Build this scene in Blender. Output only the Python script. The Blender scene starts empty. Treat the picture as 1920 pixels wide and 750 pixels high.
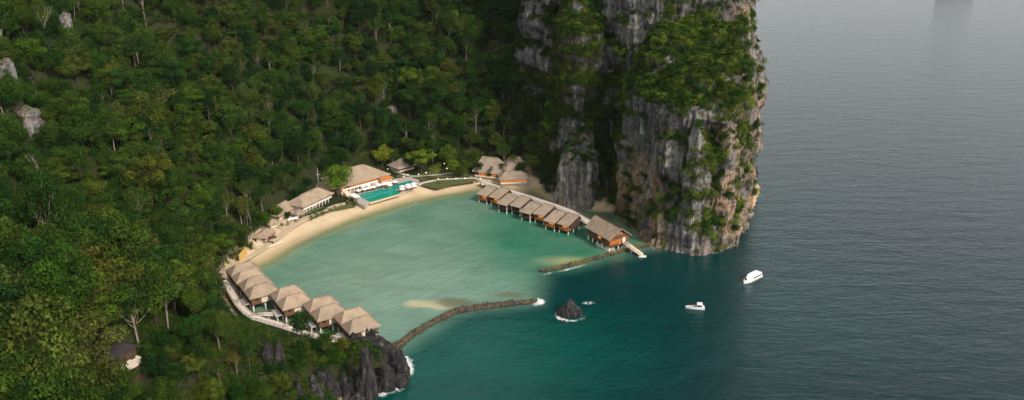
import bpy, math, random
import numpy as np
from mathutils import Vector, Matrix

# ------------------------------------------------------------------ camera, sky, sun, exposure
scene = bpy.context.scene
COL = scene.collection
CAM_H, CAM_F, CAM_P = 140.0, 1507.0, math.radians(20)      # height m, focal length in photo pixels, pitch down
cam_d = bpy.data.cameras.new('camera'); cam = bpy.data.objects.new('camera', cam_d); COL.objects.link(cam)
cam.location = (0, 0, CAM_H); cam.rotation_euler = (math.pi/2 - CAM_P, 0, 0)
cam_d.sensor_width = 36; cam_d.lens = 36*CAM_F/1920; cam_d.clip_start = 1; cam_d.clip_end = 30000
scene.camera = cam

SUN_EL, SUN_AZ = math.radians(38), math.radians(138)        # azimuth clockwise from +Y (the view direction)
world = bpy.data.worlds.new('World'); scene.world = world; world.use_nodes = True
nt = world.node_tree; nt.nodes.clear()
sky = nt.nodes.new('ShaderNodeTexSky'); sky.sky_type = 'NISHITA'; sky.sun_disc = False
sky.sun_elevation = SUN_EL; sky.sun_rotation = SUN_AZ; sky.dust_density = 1.5; sky.air_density = 1.3; sky.ozone_density = 1.0
hs = nt.nodes.new('ShaderNodeHueSaturation'); hs.inputs['Saturation'].default_value = 0.14
bg = nt.nodes.new('ShaderNodeBackground'); bg.inputs['Strength'].default_value = 0.15
wo = nt.nodes.new('ShaderNodeOutputWorld')
nt.links.new(sky.outputs[0], hs.inputs['Color']); nt.links.new(hs.outputs[0], bg.inputs['Color']); nt.links.new(bg.outputs[0], wo.inputs['Surface'])
sun_d = bpy.data.lights.new('sun', 'SUN'); sun = bpy.data.objects.new('sun', sun_d); COL.objects.link(sun)
sun_d.energy = 2.7; sun_d.angle = math.radians(10); sun_d.color = (1.0, 0.89, 0.76)
_sd = Vector((math.sin(SUN_AZ)*math.cos(SUN_EL), math.cos(SUN_AZ)*math.cos(SUN_EL), math.sin(SUN_EL)))
sun.rotation_euler = _sd.to_track_quat('Z', 'Y').to_euler(); sun.location = (200, -100, 300)
scene.view_settings.view_transform = 'Standard'; scene.view_settings.look = 'None'
scene.view_settings.exposure = 0.4; scene.view_settings.gamma = 1.0
scene.render.engine = 'CYCLES'
scene.cycles.use_denoising = True
scene.cycles.max_bounces = 6; scene.cycles.diffuse_bounces = 2; scene.cycles.glossy_bounces = 3
scene.cycles.transparent_max_bounces = 8; scene.cycles.transmission_bounces = 3
scene.cycles.caustics_reflective = False; scene.cycles.caustics_refractive = False
scene.cycles.sample_clamp_indirect = 4

random.seed(7); RNG = np.random.default_rng(11)

# ------------------------------------------------------------------ pixel helpers (a pixel gives a direction; the height of what it touches gives the distance)
CP, SP = math.cos(CAM_P), math.sin(CAM_P)
def G(u, v, z=0.0):
    a = (u-960)/CAM_F; b = (v-375)/CAM_F
    d = (a, CP-b*SP, -SP-b*CP); t = (z-CAM_H)/d[2]
    return Vector((d[0]*t, d[1]*t, z))
def project(p):
    x, y, z = p[..., 0], p[..., 1], p[..., 2]-CAM_H
    dep = y*CP - z*SP; up = y*SP + z*CP
    return 960+CAM_F*x/dep, 375-CAM_F*up/dep, dep
def G2(pts, z=0.0): return [tuple(G(u, v, z)[:2]) for u, v in pts]

# ------------------------------------------------------------------ numpy noise
def _hash(ix, iy, iz, seed):
    h = (ix.astype(np.int64)*374761393 + iy.astype(np.int64)*668265263 + iz.astype(np.int64)*1274126177 + seed*974711) & 0xFFFFFFFF
    h = ((h ^ (h >> 13))*1274126177) & 0xFFFFFFFF
    h = ((h ^ (h >> 16))*2246822519) & 0xFFFFFFFF
    return ((h ^ (h >> 15)) & 0xFFFFFF)/float(0xFFFFFF)
def vnoise(x, y, z=None, seed=0):
    x = np.asarray(x, float); y = np.asarray(y, float); z = np.zeros_like(x) if z is None else np.asarray(z, float)
    ix, iy, iz = np.floor(x), np.floor(y), np.floor(z)
    fx, fy, fz = x-ix, y-iy, z-iz
    fx, fy, fz = [f*f*f*(f*(f*6-15)+10) for f in (fx, fy, fz)]
    r = 0
    for dx in (0, 1):
        for dy in (0, 1):
            for dz in (0, 1):
                w = (fx if dx else 1-fx)*(fy if dy else 1-fy)*(fz if dz else 1-fz)
                r = r + w*_hash(ix+dx, iy+dy, iz+dz, seed)
    return r*2-1
def fbm(x, y, z=None, seed=0, oct=4, gain=0.5, ridged=False):
    a, s, r = 1.0, 1.0, 0
    for o in range(oct):
        n = vnoise(x*s, y*s, None if z is None else z*s, seed+o*17)
        r = r + a*((1-2*np.abs(n)) if ridged else n); a *= gain; s *= 2.03
    return r
def sstep(a, b, x):
    t = np.clip((x-a)/(b-a), 0, 1); return t*t*(3-2*t)
def seg_dist(px, py, poly, closed=False):
    pts = list(poly)+([poly[0]] if closed else [])
    d = np.full(px.shape, 1e9)
    for (ax, ay), (bx, by) in zip(pts[:-1], pts[1:]):
        vx, vy = bx-ax, by-ay; L = vx*vx+vy*vy+1e-9
        t = np.clip(((px-ax)*vx+(py-ay)*vy)/L, 0, 1)
        d = np.minimum(d, np.hypot(px-ax-t*vx, py-ay-t*vy))
    return d
def inside(px, py, poly):
    r = np.zeros(px.shape, bool); n = len(poly)
    for i in range(n):
        (x1, y1), (x2, y2) = poly[i], poly[(i+1) % n]
        if y1 == y2: continue
        c = ((y1 > py) != (y2 > py)) & (px < (x2-x1)*(py-y1)/(y2-y1)+x1)
        r ^= c
    return r
def sdist(px, py, poly):      # positive inside
    d = seg_dist(px, py, poly, True); return np.where(inside(px, py, poly), d, -d)

# ------------------------------------------------------------------ object helpers
def tag(o, label=None, cat=None, group=None, kind=None):
    if label: o['label'] = label
    if cat: o['category'] = cat
    if group: o['group'] = group
    if kind: o['kind'] = kind
    return o
def empty(name, loc=(0, 0, 0), rz=0.0):
    o = bpy.data.objects.new(name, None); COL.objects.link(o); o.location = loc; o.rotation_euler = (0, 0, rz)
    o.empty_display_size = 0.5; return o
def link_mesh(name, me, parent=None):
    o = bpy.data.objects.new(name, me); COL.objects.link(o)
    if parent: o.parent = parent
    return o
def np_mesh(name, verts, faces, mat=None, smooth=False):
    me = bpy.data.meshes.new(name); verts = np.asarray(verts, dtype=np.float32); faces = np.asarray(faces, dtype=np.int32)
    k = faces.shape[1]
    me.vertices.add(len(verts)); me.vertices.foreach_set('co', verts.ravel())
    me.loops.add(faces.size); me.loops.foreach_set('vertex_index', faces.ravel())
    me.polygons.add(len(faces)); me.polygons.foreach_set('loop_start', np.arange(0, faces.size, k, dtype=np.int32))
    me.polygons.foreach_set('loop_total', np.full(len(faces), k, dtype=np.int32))
    if mat: me.materials.append(mat)
    me.update(calc_edges=True)
    me.polygons.foreach_set('use_smooth', np.full(len(faces), smooth)); return me
def add_attr(me, name, vals, kind='FLOAT'):
    a = me.attributes.new(name, kind, 'POINT'); vals = np.asarray(vals, dtype=np.float32)
    a.data.foreach_set('color' if kind == 'FLOAT_COLOR' else 'value', vals.ravel())

class MB:
    def __init__(s): s.v = []; s.f = []
    def quad(s, *p):
        n = len(s.v); s.v += [tuple(q) for q in p]; s.f.append(tuple(range(n, n+len(p)))); return s
    def box(s, x0, x1, y0, y1, z0, z1):
        n = len(s.v)
        s.v += [(x0, y0, z0), (x1, y0, z0), (x1, y1, z0), (x0, y1, z0), (x0, y0, z1), (x1, y0, z1), (x1, y1, z1), (x0, y1, z1)]
        s.f += [tuple(n+i for i in q) for q in ((0, 3, 2, 1), (4, 5, 6, 7), (0, 1, 5, 4), (1, 2, 6, 5), (2, 3, 7, 6), (3, 0, 4, 7))]; return s
    def bar(s, a, b, w, h, up=(0, 0, 1)):          # rectangular bar from a to b, width w, height h (top at a/b + h/2)
        a, b = Vector(a), Vector(b); d = (b-a).normalized(); up = Vector(up)
        side = d.cross(up)
        side = side.normalized() if side.length > 1e-4 else Vector((1, 0, 0))
        u2 = side.cross(d).normalized(); n = len(s.v)
        for p in (a, b):
            for i, j in ((-1, -1), (1, -1), (1, 1), (-1, 1)): s.v.append(tuple(p+side*(w/2*i)+u2*(h/2*j)))
        s.f += [tuple(n+i for i in q) for q in ((0, 1, 2, 3), (7, 6, 5, 4), (0, 4, 5, 1), (1, 5, 6, 2), (2, 6, 7, 3), (3, 7, 4, 0))]; return s
    def tube(s, pts, rad, n=6, cap=True):
        pts = [Vector(p) for p in pts]; base = len(s.v)
        for i, p in enumerate(pts):
            d = (pts[min(i+1, len(pts)-1)]-pts[max(i-1, 0)]).normalized()
            a = d.orthogonal().normalized(); b = d.cross(a); r = rad[i] if hasattr(rad, '__len__') else rad
            for k in range(n):
                t = 2*math.pi*k/n; s.v.append(tuple(p+(a*math.cos(t)+b*math.sin(t))*r))
        for i in range(len(pts)-1):
            for k in range(n):
                s.f.append((base+i*n+k, base+i*n+(k+1) % n, base+(i+1)*n+(k+1) % n, base+(i+1)*n+k))
        if cap:
            s.f.append(tuple(base+k for k in range(n))[::-1]); s.f.append(tuple(base+(len(pts)-1)*n+k for k in range(n)))
        return s
    def prism(s, poly, z0, z1):
        n = len(s.v); k = len(poly)
        s.v += [(x, y, z0) for x, y in poly]+[(x, y, z1) for x, y in poly]
        s.f.append(tuple(range(n, n+k))[::-1]); s.f.append(tuple(range(n+k, n+2*k)))
        for i in range(k): s.f.append((n+i, n+(i+1) % k, n+k+(i+1) % k, n+k+i))
        return s
    def mesh(s, name, mat, smooth=False):
        me = bpy.data.meshes.new(name); me.from_pydata([tuple(v) for v in s.v], [], s.f)
        if mat: me.materials.append(mat)
        me.update()
        if smooth: me.polygons.foreach_set('use_smooth', [True]*len(me.polygons))
        return me
    def build(s, name, mat, parent=None, smooth=False): return link_mesh(name, s.mesh(name, mat, smooth), parent)

# ------------------------------------------------------------------ materials
M = {}
def srgb(r, g, b):
    f = lambda c: (c/255/12.92) if c/255 <= 0.04045 else ((c/255+0.055)/1.055)**2.4
    return (f(r), f(g), f(b), 1)
class NT:
    def __init__(s, name):
        s.m = bpy.data.materials.new(name); s.m.use_nodes = True; s.t = s.m.node_tree; s.t.nodes.clear(); M[name] = s.m
        s.out = s.n('OutputMaterial')
    def n(s, t, **kw):
        nd = s.t.nodes.new('ShaderNode'+t)
        for k, v in kw.items(): setattr(nd, k, v)
        return nd
    def l(s, a, b): s.t.links.new(a, b)
    def setin(s, nd, **kw):
        for k, v in kw.items():
            i = nd.inputs[k.replace('_', ' ')]
            if hasattr(v, 'is_output') or isinstance(v, bpy.types.NodeSocket): s.l(v, i)
            else: i.default_value = v
        return nd
    def pos(s): return s.n('NewGeometry').outputs['Position']
    def obj(s): return s.n('TexCoord').outputs['Object']
    def mapping(s, vec, scale=(1, 1, 1), loc=(0, 0, 0), rot=(0, 0, 0)):
        m = s.n('Mapping'); s.l(vec, m.inputs['Vector']); m.inputs['Scale'].default_value = scale; m.inputs['Location'].default_value = loc
        m.inputs['Rotation'].default_value = rot; return m.outputs[0]
    def streak(s, vec, along, across, ang):      # rotate first, then stretch: features run along angle ang
        m = s.n('Mapping', vector_type='TEXTURE'); s.l(vec, m.inputs['Vector']); m.inputs['Scale'].default_value = (along, across, 1); m.inputs['Rotation'].default_value = (0, 0, ang); return m.outputs[0]
    def noise(s, vec, scale, detail=4, rough=0.55, dist=0.0):
        n = s.n('TexNoise'); s.l(vec, n.inputs['Vector']); n.inputs['Scale'].default_value = scale; n.inputs['Detail'].default_value = detail
        n.inputs['Roughness'].default_value = rough; n.inputs['Distortion'].default_value = dist; return n.outputs['Fac']
    def ramp(s, fac, stops, interp='LINEAR'):
        r = s.n('ValToRGB'); s.l(fac, r.inputs[0]); e = r.color_ramp.elements; r.color_ramp.interpolation = interp
        while len(e) < len(stops): e.new(0.5)
        for el, (p, c) in zip(e, stops): el.position = p; el.color = c if hasattr(c, '__len__') else (c, c, c, 1)
        return r.outputs[0]
    def mix(s, fac, a, b, blend='MIX'):
        m = s.n('Mix', data_type='RGBA', blend_type=blend)
        for sock, v in ((m.inputs[0], fac), (m.inputs[6], a), (m.inputs[7], b)):
            if isinstance(v, bpy.types.NodeSocket): s.l(v, sock)
            else: sock.default_value = v
        return m.outputs[2]
    def math(s, op, a, b=0.0, clamp=False):
        m = s.n('Math', operation=op, use_clamp=clamp)
        for sock, v in ((m.inputs[0], a), (m.inputs[1], b)):
            if isinstance(v, bpy.types.NodeSocket): s.l(v, sock)
            else: sock.default_value = v
        return m.outputs[0]
    def attr(s, name, t='GEOMETRY'):
        return s.n('Attribute', attribute_name=name, attribute_type=t)
    def bump(s, h, strength=0.5, dist=0.1, normal=None):
        b = s.n('Bump'); s.l(h, b.inputs['Height'])
        for nm, v in (('Strength', strength), ('Distance', dist)):
            if isinstance(v, bpy.types.NodeSocket): s.l(v, b.inputs[nm])
            else: b.inputs[nm].default_value = v
        if normal: s.l(normal, b.inputs['Normal'])
        return b.outputs[0]
    def bsdf(s, **kw):
        b = s.n('BsdfPrincipled'); s.setin(b, **kw); return b
    def done(s, sh): s.l(sh.outputs[0] if hasattr(sh, 'outputs') else sh, s.out.inputs['Surface']); return s.m

def simple(name, col, rough=0.8, var=0.18, scale=1.5, bump=0.0, spec=0.3):
    t = NT(name); p = t.pos(); n = t.noise(p, scale, 5)
    c = t.mix(n, tuple(x*(1-var) for x in col[:3])+(1,), tuple(min(1, x*(1+var)) for x in col[:3])+(1,))
    b = t.bsdf(Base_Color=c, Roughness=rough, Specular_IOR_Level=spec)
    if bump: t.l(t.bump(t.noise(p, scale*4, 4), bump, 0.1), b.inputs['Normal'])
    return t.done(b)
def emit(name, col, strength):
    t = NT(name); e = t.n('Emission'); e.inputs[0].default_value = col
    n = t.noise(t.pos(), 1.1, 2); s = t.n('MapRange'); t.l(n, s.inputs[0]); s.inputs[3].default_value = strength*0.35; s.inputs[4].default_value = strength*1.5
    t.l(s.outputs[0], e.inputs[1]); return t.done(e)

def mat_thatch(name, col):
    t = NT(name); o = t.obj(); p = t.pos()
    oi = t.n('ObjectInfo')
    fine = t.noise(t.mapping(o, (1, 1, 5)), 3.5, 5, 0.7); big = t.noise(p, 0.3, 5, 0.65)
    c = t.mix(fine, tuple(x*0.55 for x in col)+(1,), tuple(x*1.38 for x in col)+(1,))
    c = t.mix(t.ramp(big, [(0.4, 0.0), (0.66, 0.75)]), c, (col[0]*0.6, col[1]*0.6, col[2]*0.66, 1))
    r = t.ramp(oi.outputs['Random'], [(0, (0.88, 0.88, 0.9, 1)), (1, (1.05, 1.03, 1.0, 1))]); c = t.mix(1.0, c, r, 'MULTIPLY')
    w = t.n('TexWave', wave_type='BANDS', bands_direction='Z'); t.l(o, w.inputs['Vector']); w.inputs['Scale'].default_value = 1.3; w.inputs['Distortion'].default_value = 5.0
    b = t.bsdf(Base_Color=c, Roughness=0.95, Specular_IOR_Level=0.15)
    nb = t.bump(w.outputs['Fac'], 0.16, 0.12); t.l(t.bump(fine, 0.6, 0.08, nb), b.inputs['Normal']); t.done(b)
mat_thatch('thatch', (0.37, 0.285, 0.205)); mat_thatch('thatch_grey', (0.37, 0.295, 0.225))
simple('white_paint', (0.78, 0.74, 0.68), 0.6, 0.06); simple('plaster', (0.66, 0.58, 0.46), 0.8, 0.1)
simple('wood', (0.17, 0.085, 0.04), 0.7, 0.4, 3); simple('dark_wood', (0.07, 0.04, 0.028), 0.75, 0.3, 3); simple('red_wood', (0.21, 0.075, 0.035), 0.6, 0.35, 2)
simple('lamplit_orange_wood', (0.48, 0.17, 0.04), 0.5, 0.25, 2); simple('deck', (0.62, 0.54, 0.46), 0.85, 0.15, 1.0); simple('concrete', (0.52, 0.49, 0.45), 0.85, 0.12, 0.8)  # the orange wood has warm lamp glow mixed into its base colour
simple('pale_deck', (0.60, 0.50, 0.34), 0.85, 0.12, 1.0); simple('terrace', (0.40, 0.36, 0.32), 0.8, 0.12, 0.9)
simple('canvas', (0.82, 0.80, 0.78), 0.85, 0.04); simple('red_cushion', (0.30, 0.05, 0.03), 0.8, 0.3); simple('boat_white', (0.80, 0.79, 0.78), 0.25, 0.03, 1, 0, 0.5)
simple('boat_trim', (0.30, 0.18, 0.09), 0.5, 0.2); simple('black_plastic', (0.015, 0.015, 0.017), 0.4, 0.3); simple('tan_rail', (0.55, 0.42, 0.25), 0.7, 0.15)
simple('lawn', (0.085, 0.10, 0.03), 0.95, 0.3, 0.5, 0.3); simple('path', (0.48, 0.38, 0.26), 0.9, 0.15, 0.6); simple('hedge_soil', (0.06, 0.05, 0.03), 0.95, 0.3)
simple('dark_roof', (0.035, 0.028, 0.03), 0.8, 0.2, 2); simple('ochre', (0.60, 0.36, 0.10), 0.8, 0.2)
emit('lit_orange', (1.0, 0.34, 0.06, 1), 0.6); emit('lamp_glow', (1.0, 0.72, 0.40, 1), 3.0)
t = NT('window_glass'); t.done(t.bsdf(Base_Color=(0.02, 0.025, 0.03, 1), Roughness=0.08, Specular_IOR_Level=0.6))
t = NT('pool_water'); b = t.bsdf(Base_Color=(0.012, 0.27, 0.21, 1), Roughness=0.06, IOR=1.33)
t.l(t.bump(t.noise(t.pos(), 1.2, 3), 0.15, 0.1), b.inputs['Normal']); t.done(b)

# limestone
t = NT('limestone'); p = t.pos()
st = t.noise(t.mapping(p, (0.35, 0.35, 0.03)), 1.0, 6, 0.65, 0.3)          # vertical streaks
mid = t.noise(t.mapping(p, (1, 1, 0.35)), 0.28, 6, 0.6); fine = t.noise(t.mapping(p, (1, 1, 0.3)), 1.5, 6, 0.7)
c = t.ramp(st, [(0.32, srgb(46, 45, 48)), (0.45, srgb(98, 96, 97)), (0.58, srgb(136, 132, 129)), (0.75, srgb(186, 179, 168))])
buff = t.attr('buff').outputs['Fac']
bn = t.math('MULTIPLY', buff, t.ramp(t.noise(p, 0.09, 5, 0.6), [(0.41, 0.0), (0.62, 0.9)]))
c = t.mix(bn, c, t.ramp(mid, [(0.3, srgb(120, 92, 74)), (0.5, srgb(180, 145, 112)), (0.7, srgb(206, 176, 142))]))
c = t.mix(t.ramp(fine, [(0.38, 0.9), (0.5, 0.0)]), c, srgb(34, 33, 35))
gr = t.attr('moss').outputs['Fac']
c = t.mix(t.math('MULTIPLY', gr, t.ramp(mid, [(0.4, 0.0), (0.58, 0.85)])), c, (0.035, 0.045, 0.014, 1))
b = t.bsdf(Base_Color=c, Roughness=0.92, Specular_IOR_Level=0.2)
nb = t.bump(st, 0.8, 1.6); nb = t.bump(mid, 0.7, 1.2, nb); t.l(t.bump(fine, 0.8, 0.5, nb), b.inputs['Normal']); t.done(b)
t = NT('dark_rock'); p = t.pos()
st = t.noise(t.mapping(p, (0.8, 0.8, 0.12)), 1.0, 6, 0.7, 0.4); fine = t.noise(p, 1.3, 6, 0.7)
c = t.ramp(st, [(0.32, srgb(16, 15, 16)), (0.5, srgb(44, 42, 42)), (0.64, srgb(84, 80, 78)), (0.78, srgb(150, 144, 138))])
c = t.mix(t.ramp(fine, [(0.35, 0.8), (0.55, 0.0)]), c, srgb(24, 22, 23))
wet = t.n('SeparateXYZ'); t.l(p, wet.inputs[0]); wz = t.ramp(t.math('MULTIPLY_ADD', wet.outputs[2], 0.4), [(0.0, 0.35), (1.0, 1.0)])
c = t.mix(1.0, c, wz, 'MULTIPLY')
b = t.bsdf(Base_Color=c, Roughness=0.85, Specular_IOR_Level=0.25); nb = t.bump(st, 0.9, 0.8); t.l(t.bump(fine, 0.8, 0.3, nb), b.inputs['Normal']); t.done(b)
for rn, mossy in (('rubble', 0.7), ('rubble_plain', 0.12)):
  t = NT(rn); p = t.pos(); n = t.noise(p, 0.9, 5, 0.7); big = t.noise(p, 0.12, 3)
  c = t.ramp(n, [(0.3, srgb(28, 25, 20)), (0.5, srgb(66, 58, 46)), (0.75, srgb(112, 100, 80))])
  c = t.mix(t.ramp(big, [(0.42, 0.0), (0.6, mossy)]), c, srgb(112, 98, 34))
  sz = t.n('SeparateXYZ'); t.l(p, sz.inputs[0]); c = t.mix(1.0, c, t.ramp(t.math('MULTIPLY', sz.outputs[2], 1.0), [(0.05, 0.35), (0.7, 1.0)]), 'MULTIPLY')
  b = t.bsdf(Base_Color=c, Roughness=0.9); t.l(t.bump(n, 0.8, 0.3), b.inputs['Normal']); t.done(b)
# ground: sand / forest floor by attribute
t = NT('ground'); p = t.pos(); n = t.noise(p, 0.15, 5); fn = t.noise(p, 2.0, 5)
sand = t.mix(n, srgb(196, 172, 138), srgb(234, 214, 182)); sand = t.mix(t.math('MULTIPLY', fn, 0.35), sand, srgb(150, 124, 92))
soil = t.mix(fn, (0.012, 0.012, 0.006, 1), (0.035, 0.045, 0.012, 1))
wetf = t.attr('wet').outputs['Fac']; sand = t.mix(t.math('MULTIPLY', wetf, 0.55), sand, srgb(138, 116, 78))
c = t.mix(t.attr('sand').outputs['Fac'], soil, sand)
b = t.bsdf(Base_Color=c, Roughness=0.95, Specular_IOR_Level=0.2); t.l(t.bump(fn, 0.5, 0.15), b.inputs['Normal']); t.done(b)
# water: body colour from depth attribute, real fresnel reflection, bump waves, foam
t = NT('sea_water'); p = t.pos()
body = t.attr('body').outputs['Color']; chop = t.attr('chop').outputs['Fac']; foam = t.attr('foam').outputs['Fac']; clear = t.attr('clear').outputs['Fac']
var = t.noise(t.mapping(p, (0.05, 0.09, 1)), 1.0, 5, 0.6, 0.6)
strk = t.noise(t.streak(p, 16, 2.0, 0.72), 1.0, 5, 0.62, 0.9)
body = t.mix(1.0, body, t.ramp(var, [(0.3, 0.88), (0.7, 1.14)]), 'MULTIPLY'); body = t.mix(1.0, body, t.ramp(strk, [(0.32, 0.91), (0.68, 1.08)]), 'MULTIPLY')
w1 = t.noise(t.mapping(p, (0.22, 0.5, 1), rot=(0, 0, 0.12)), 1.0, 6, 0.62, 0.25)
w2 = t.noise(t.mapping(p, (0.045, 0.12, 1), rot=(0, 0, -0.1)), 1.0, 3, 0.5, 0.4)
w3 = t.noise(t.streak(p, 30, 4.5, 0.72), 1.0, 3, 0.55, 0.9)
hgt = t.math('ADD', w1, t.math('MULTIPLY', w2, 1.6))
hgt = t.math('ADD', hgt, t.math('MULTIPLY', t.math('POWER', t.math('SUBTRACT', 1.0, chop), 4.0), t.math('MULTIPLY', w3, 3.6)))
nrm = t.bump(hgt, chop, 1.0)
fn = t.noise(p, 0.75, 6, 0.75, 0.8)
fm = t.math('MULTIPLY', t.math('SUBTRACT', t.math('ADD', foam, fn), 1.0, True), 4.0, True)
wb = t.bsdf(Base_Color=body, Roughness=0.07, IOR=1.33, Normal=nrm, Specular_IOR_Level=0.5)
fb = t.bsdf(Base_Color=(0.75, 0.76, 0.75, 1), Roughness=0.9)
tr = t.n('BsdfTransparent'); tr.inputs[0].default_value = (0.93, 1.0, 0.95, 1)
ms = t.n('MixShader'); t.l(clear, ms.inputs[0]); t.l(wb.outputs[0], ms.inputs[1]); t.l(tr.outputs[0], ms.inputs[2])
ms2 = t.n('MixShader'); t.l(fm, ms2.inputs[0]); t.l(ms.outputs[0], ms2.inputs[1]); t.l(fb.outputs[0], ms2.inputs[2]); t.done(ms2)
# foliage
def mat_leaf(name, stops, trans=0.25):
    t = NT(name); oi = t.n('ObjectInfo')
    reg = t.noise(t.mapping(oi.outputs['Location'], (0.012, 0.012, 0.012)), 1.0, 3)
    f = t.math('ADD', t.math('MULTIPLY', oi.outputs['Random'], 0.75), t.math('MULTIPLY', t.math('SUBTRACT', reg, 0.5), 0.9))
    f = t.math('ADD', f, 0.12)
    c = t.ramp(f, stops)
    c = t.mix(1.0, c, oi.outputs['Color'], 'MULTIPLY')
    sh = t.attr('shade').outputs['Fac']
    c = t.mix(1.0, c, t.ramp(sh, [(0.1, 0.45), (0.5, 1.0), (0.9, 1.9)]), 'MULTIPLY')
    b = t.bsdf(Base_Color=c, Roughness=0.8, Specular_IOR_Level=0.08)
    tl = t.n('BsdfTranslucent'); t.l(c, tl.inputs[0])
    m = t.n('MixShader'); m.inputs[0].default_value = trans; t.l(b.outputs[0], m.inputs[1]); t.l(tl.outputs[0], m.inputs[2]); t.done(m)
mat_leaf('leaf', [(0.0, (0.007, 0.024, 0.006, 1)), (0.25, (0.015, 0.044, 0.006, 1)), (0.5, (0.028, 0.066, 0.007, 1)), (0.75, (0.050, 0.080, 0.009, 1)), (1.0, (0.074, 0.080, 0.017, 1))])
mat_leaf('leaf_bright', [(0.0, (0.09, 0.16, 0.012, 1)), (0.5, (0.13, 0.19, 0.015, 1)), (1.0, (0.18, 0.20, 0.02, 1))], 0.35)
simple('bark', (0.07, 0.055, 0.04), 0.9, 0.35, 1.0); simple('pale_bark', (0.24, 0.20, 0.15), 0.9, 0.35, 1.0)

# ------------------------------------------------------------------ shoreline, terrain
SHORE = G2([(625, 775), (655, 745), (690, 738), (735, 728), (758, 700), (757, 676), (735, 655), (690, 650), (640, 660), (590, 652), (530, 634), (470, 612), (438, 604), (424, 570),
            (420, 530), (450, 502), (478, 497), (500, 487), (530, 469), (565, 450), (600, 433), (650, 412), (700, 395), (740, 383), (800, 369), (850, 361), (893, 352), (915, 353), (960, 360), (1000, 354), (1032, 370),
            (1040, 386), (1115, 392), (1150, 394), (1166, 388), (1195, 425), (1240, 455), (1290, 472), (1340, 468), (1375, 453), (1392, 425), (1406, 398)]) + \
        [(130, 400), (138, 450), (150, 560), (120, 760), (-60, 980), (-400, 1000), (-640, 620), (-600, 100), (-330, -120), (-130, 40), (-85, 130)]
FLAT = G2([(412, 545), (415, 515), (432, 492), (470, 462), (490, 430), (520, 408), (550, 388), (600, 362), (640, 335), (690, 318), (735, 310), (800, 312), (860, 310), (905, 306), (960, 312), (1000, 322), (1012, 342),
           (1020, 362)], 2.5) + G2([(1032, 380), (1000, 420), (800, 460), (600, 520), (480, 570), (430, 575)], 0)
GX = np.arange(-430, 240.1, 2.5); GY = np.arange(40, 820.1, 2.5)
gx, gy = np.meshgrid(GX, GY)
dsh = sdist(gx, gy, SHORE); dfl = sdist(gx, gy, FLAT)
wig = fbm(gx*0.03, gy*0.03, seed=3, oct=4)
hd = np.clip(np.minimum(dsh, -dfl), 0, None)
slope = 0.42 + 0.62*sstep(225, 310, gy+0.15*np.abs(gx+60)) + 0.10*wig
slope = np.where((gx > -90) & (gy < 262), np.minimum(slope, 0.45), slope)
z_hill = 210*(1-np.exp(-(slope*hd)/185.0))
rough = fbm(gx*0.018, gy*0.018, seed=21, oct=5)
z_hill = z_hill*(1+0.16*rough) + np.minimum(hd*0.12, 7)*fbm(gx*0.06, gy*0.06, seed=5, oct=3, ridged=True)
z_flat = np.minimum(2.3, 0.10*dsh) + 0.05*wig
z_sea = np.maximum(dsh*0.085, -7.0)
TZ = np.where(dsh < 0, z_sea, np.maximum(z_flat, 0) + np.maximum(z_hill, 0))
def ground_z(x, y):
    fx = np.clip((np.asarray(x, float)-GX[0])/2.5, 0, len(GX)-1.001); fy = np.clip((np.asarray(y, float)-GY[0])/2.5, 0, len(GY)-1.001)
    ix, iy = fx.astype(int), fy.astype(int); a, b = fx-ix, fy-iy
    return TZ[iy, ix]*(1-a)*(1-b)+TZ[iy, ix+1]*a*(1-b)+TZ[iy+1, ix]*(1-a)*b+TZ[iy+1, ix+1]*a*b
def hit(u, v, dz=0.0):
    "march a photo pixel's ray down to the terrain (raised by dz)"
    a = (u-960)/CAM_F; b = (v-375)/CAM_F
    d = np.array((a, CP-b*SP, -SP-b*CP)); t = np.arange(60, 900, 0.5)
    p = np.array((0, 0, CAM_H))+t[:, None]*d
    ok = p[:, 2] <= ground_z(p[:, 0], p[:, 1])+dz
    i = np.argmax(ok) if ok.any() else len(t)-1
    return Vector((p[i, 0], p[i, 1], p[i, 2]-dz))
ny, nx = gx.shape
idx = np.arange(nx*ny).reshape(ny, nx)
quads = np.stack([idx[:-1, :-1], idx[:-1, 1:], idx[1:, 1:], idx[1:, :-1]], -1).reshape(-1, 4)
keep = (dsh.ravel()[quads] > -40).any(1)
me = np_mesh('terrain', np.stack([gx, gy, TZ], -1).reshape(-1, 3), quads[keep], M['ground'], True)
sandy = np.where(dsh < 2, 1.0, sstep(3.5, 0.5, hd))*sstep(262, 276, gy+0*gx)*sstep(19, 13, dsh+3*wig+np.where(gx > -20, -14, 0)-np.where(gy < 365, 8, 0))
sandy = np.maximum(sandy, np.where(dsh < 0.5, 1.0, 0))
add_attr(me, 'sand', np.clip(sandy, 0, 1).ravel()); add_attr(me, 'wet', sstep(5.5, 1.0, dsh+1.2*wig).ravel())
terrain = tag(link_mesh('terrain', me), kind='structure')

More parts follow.
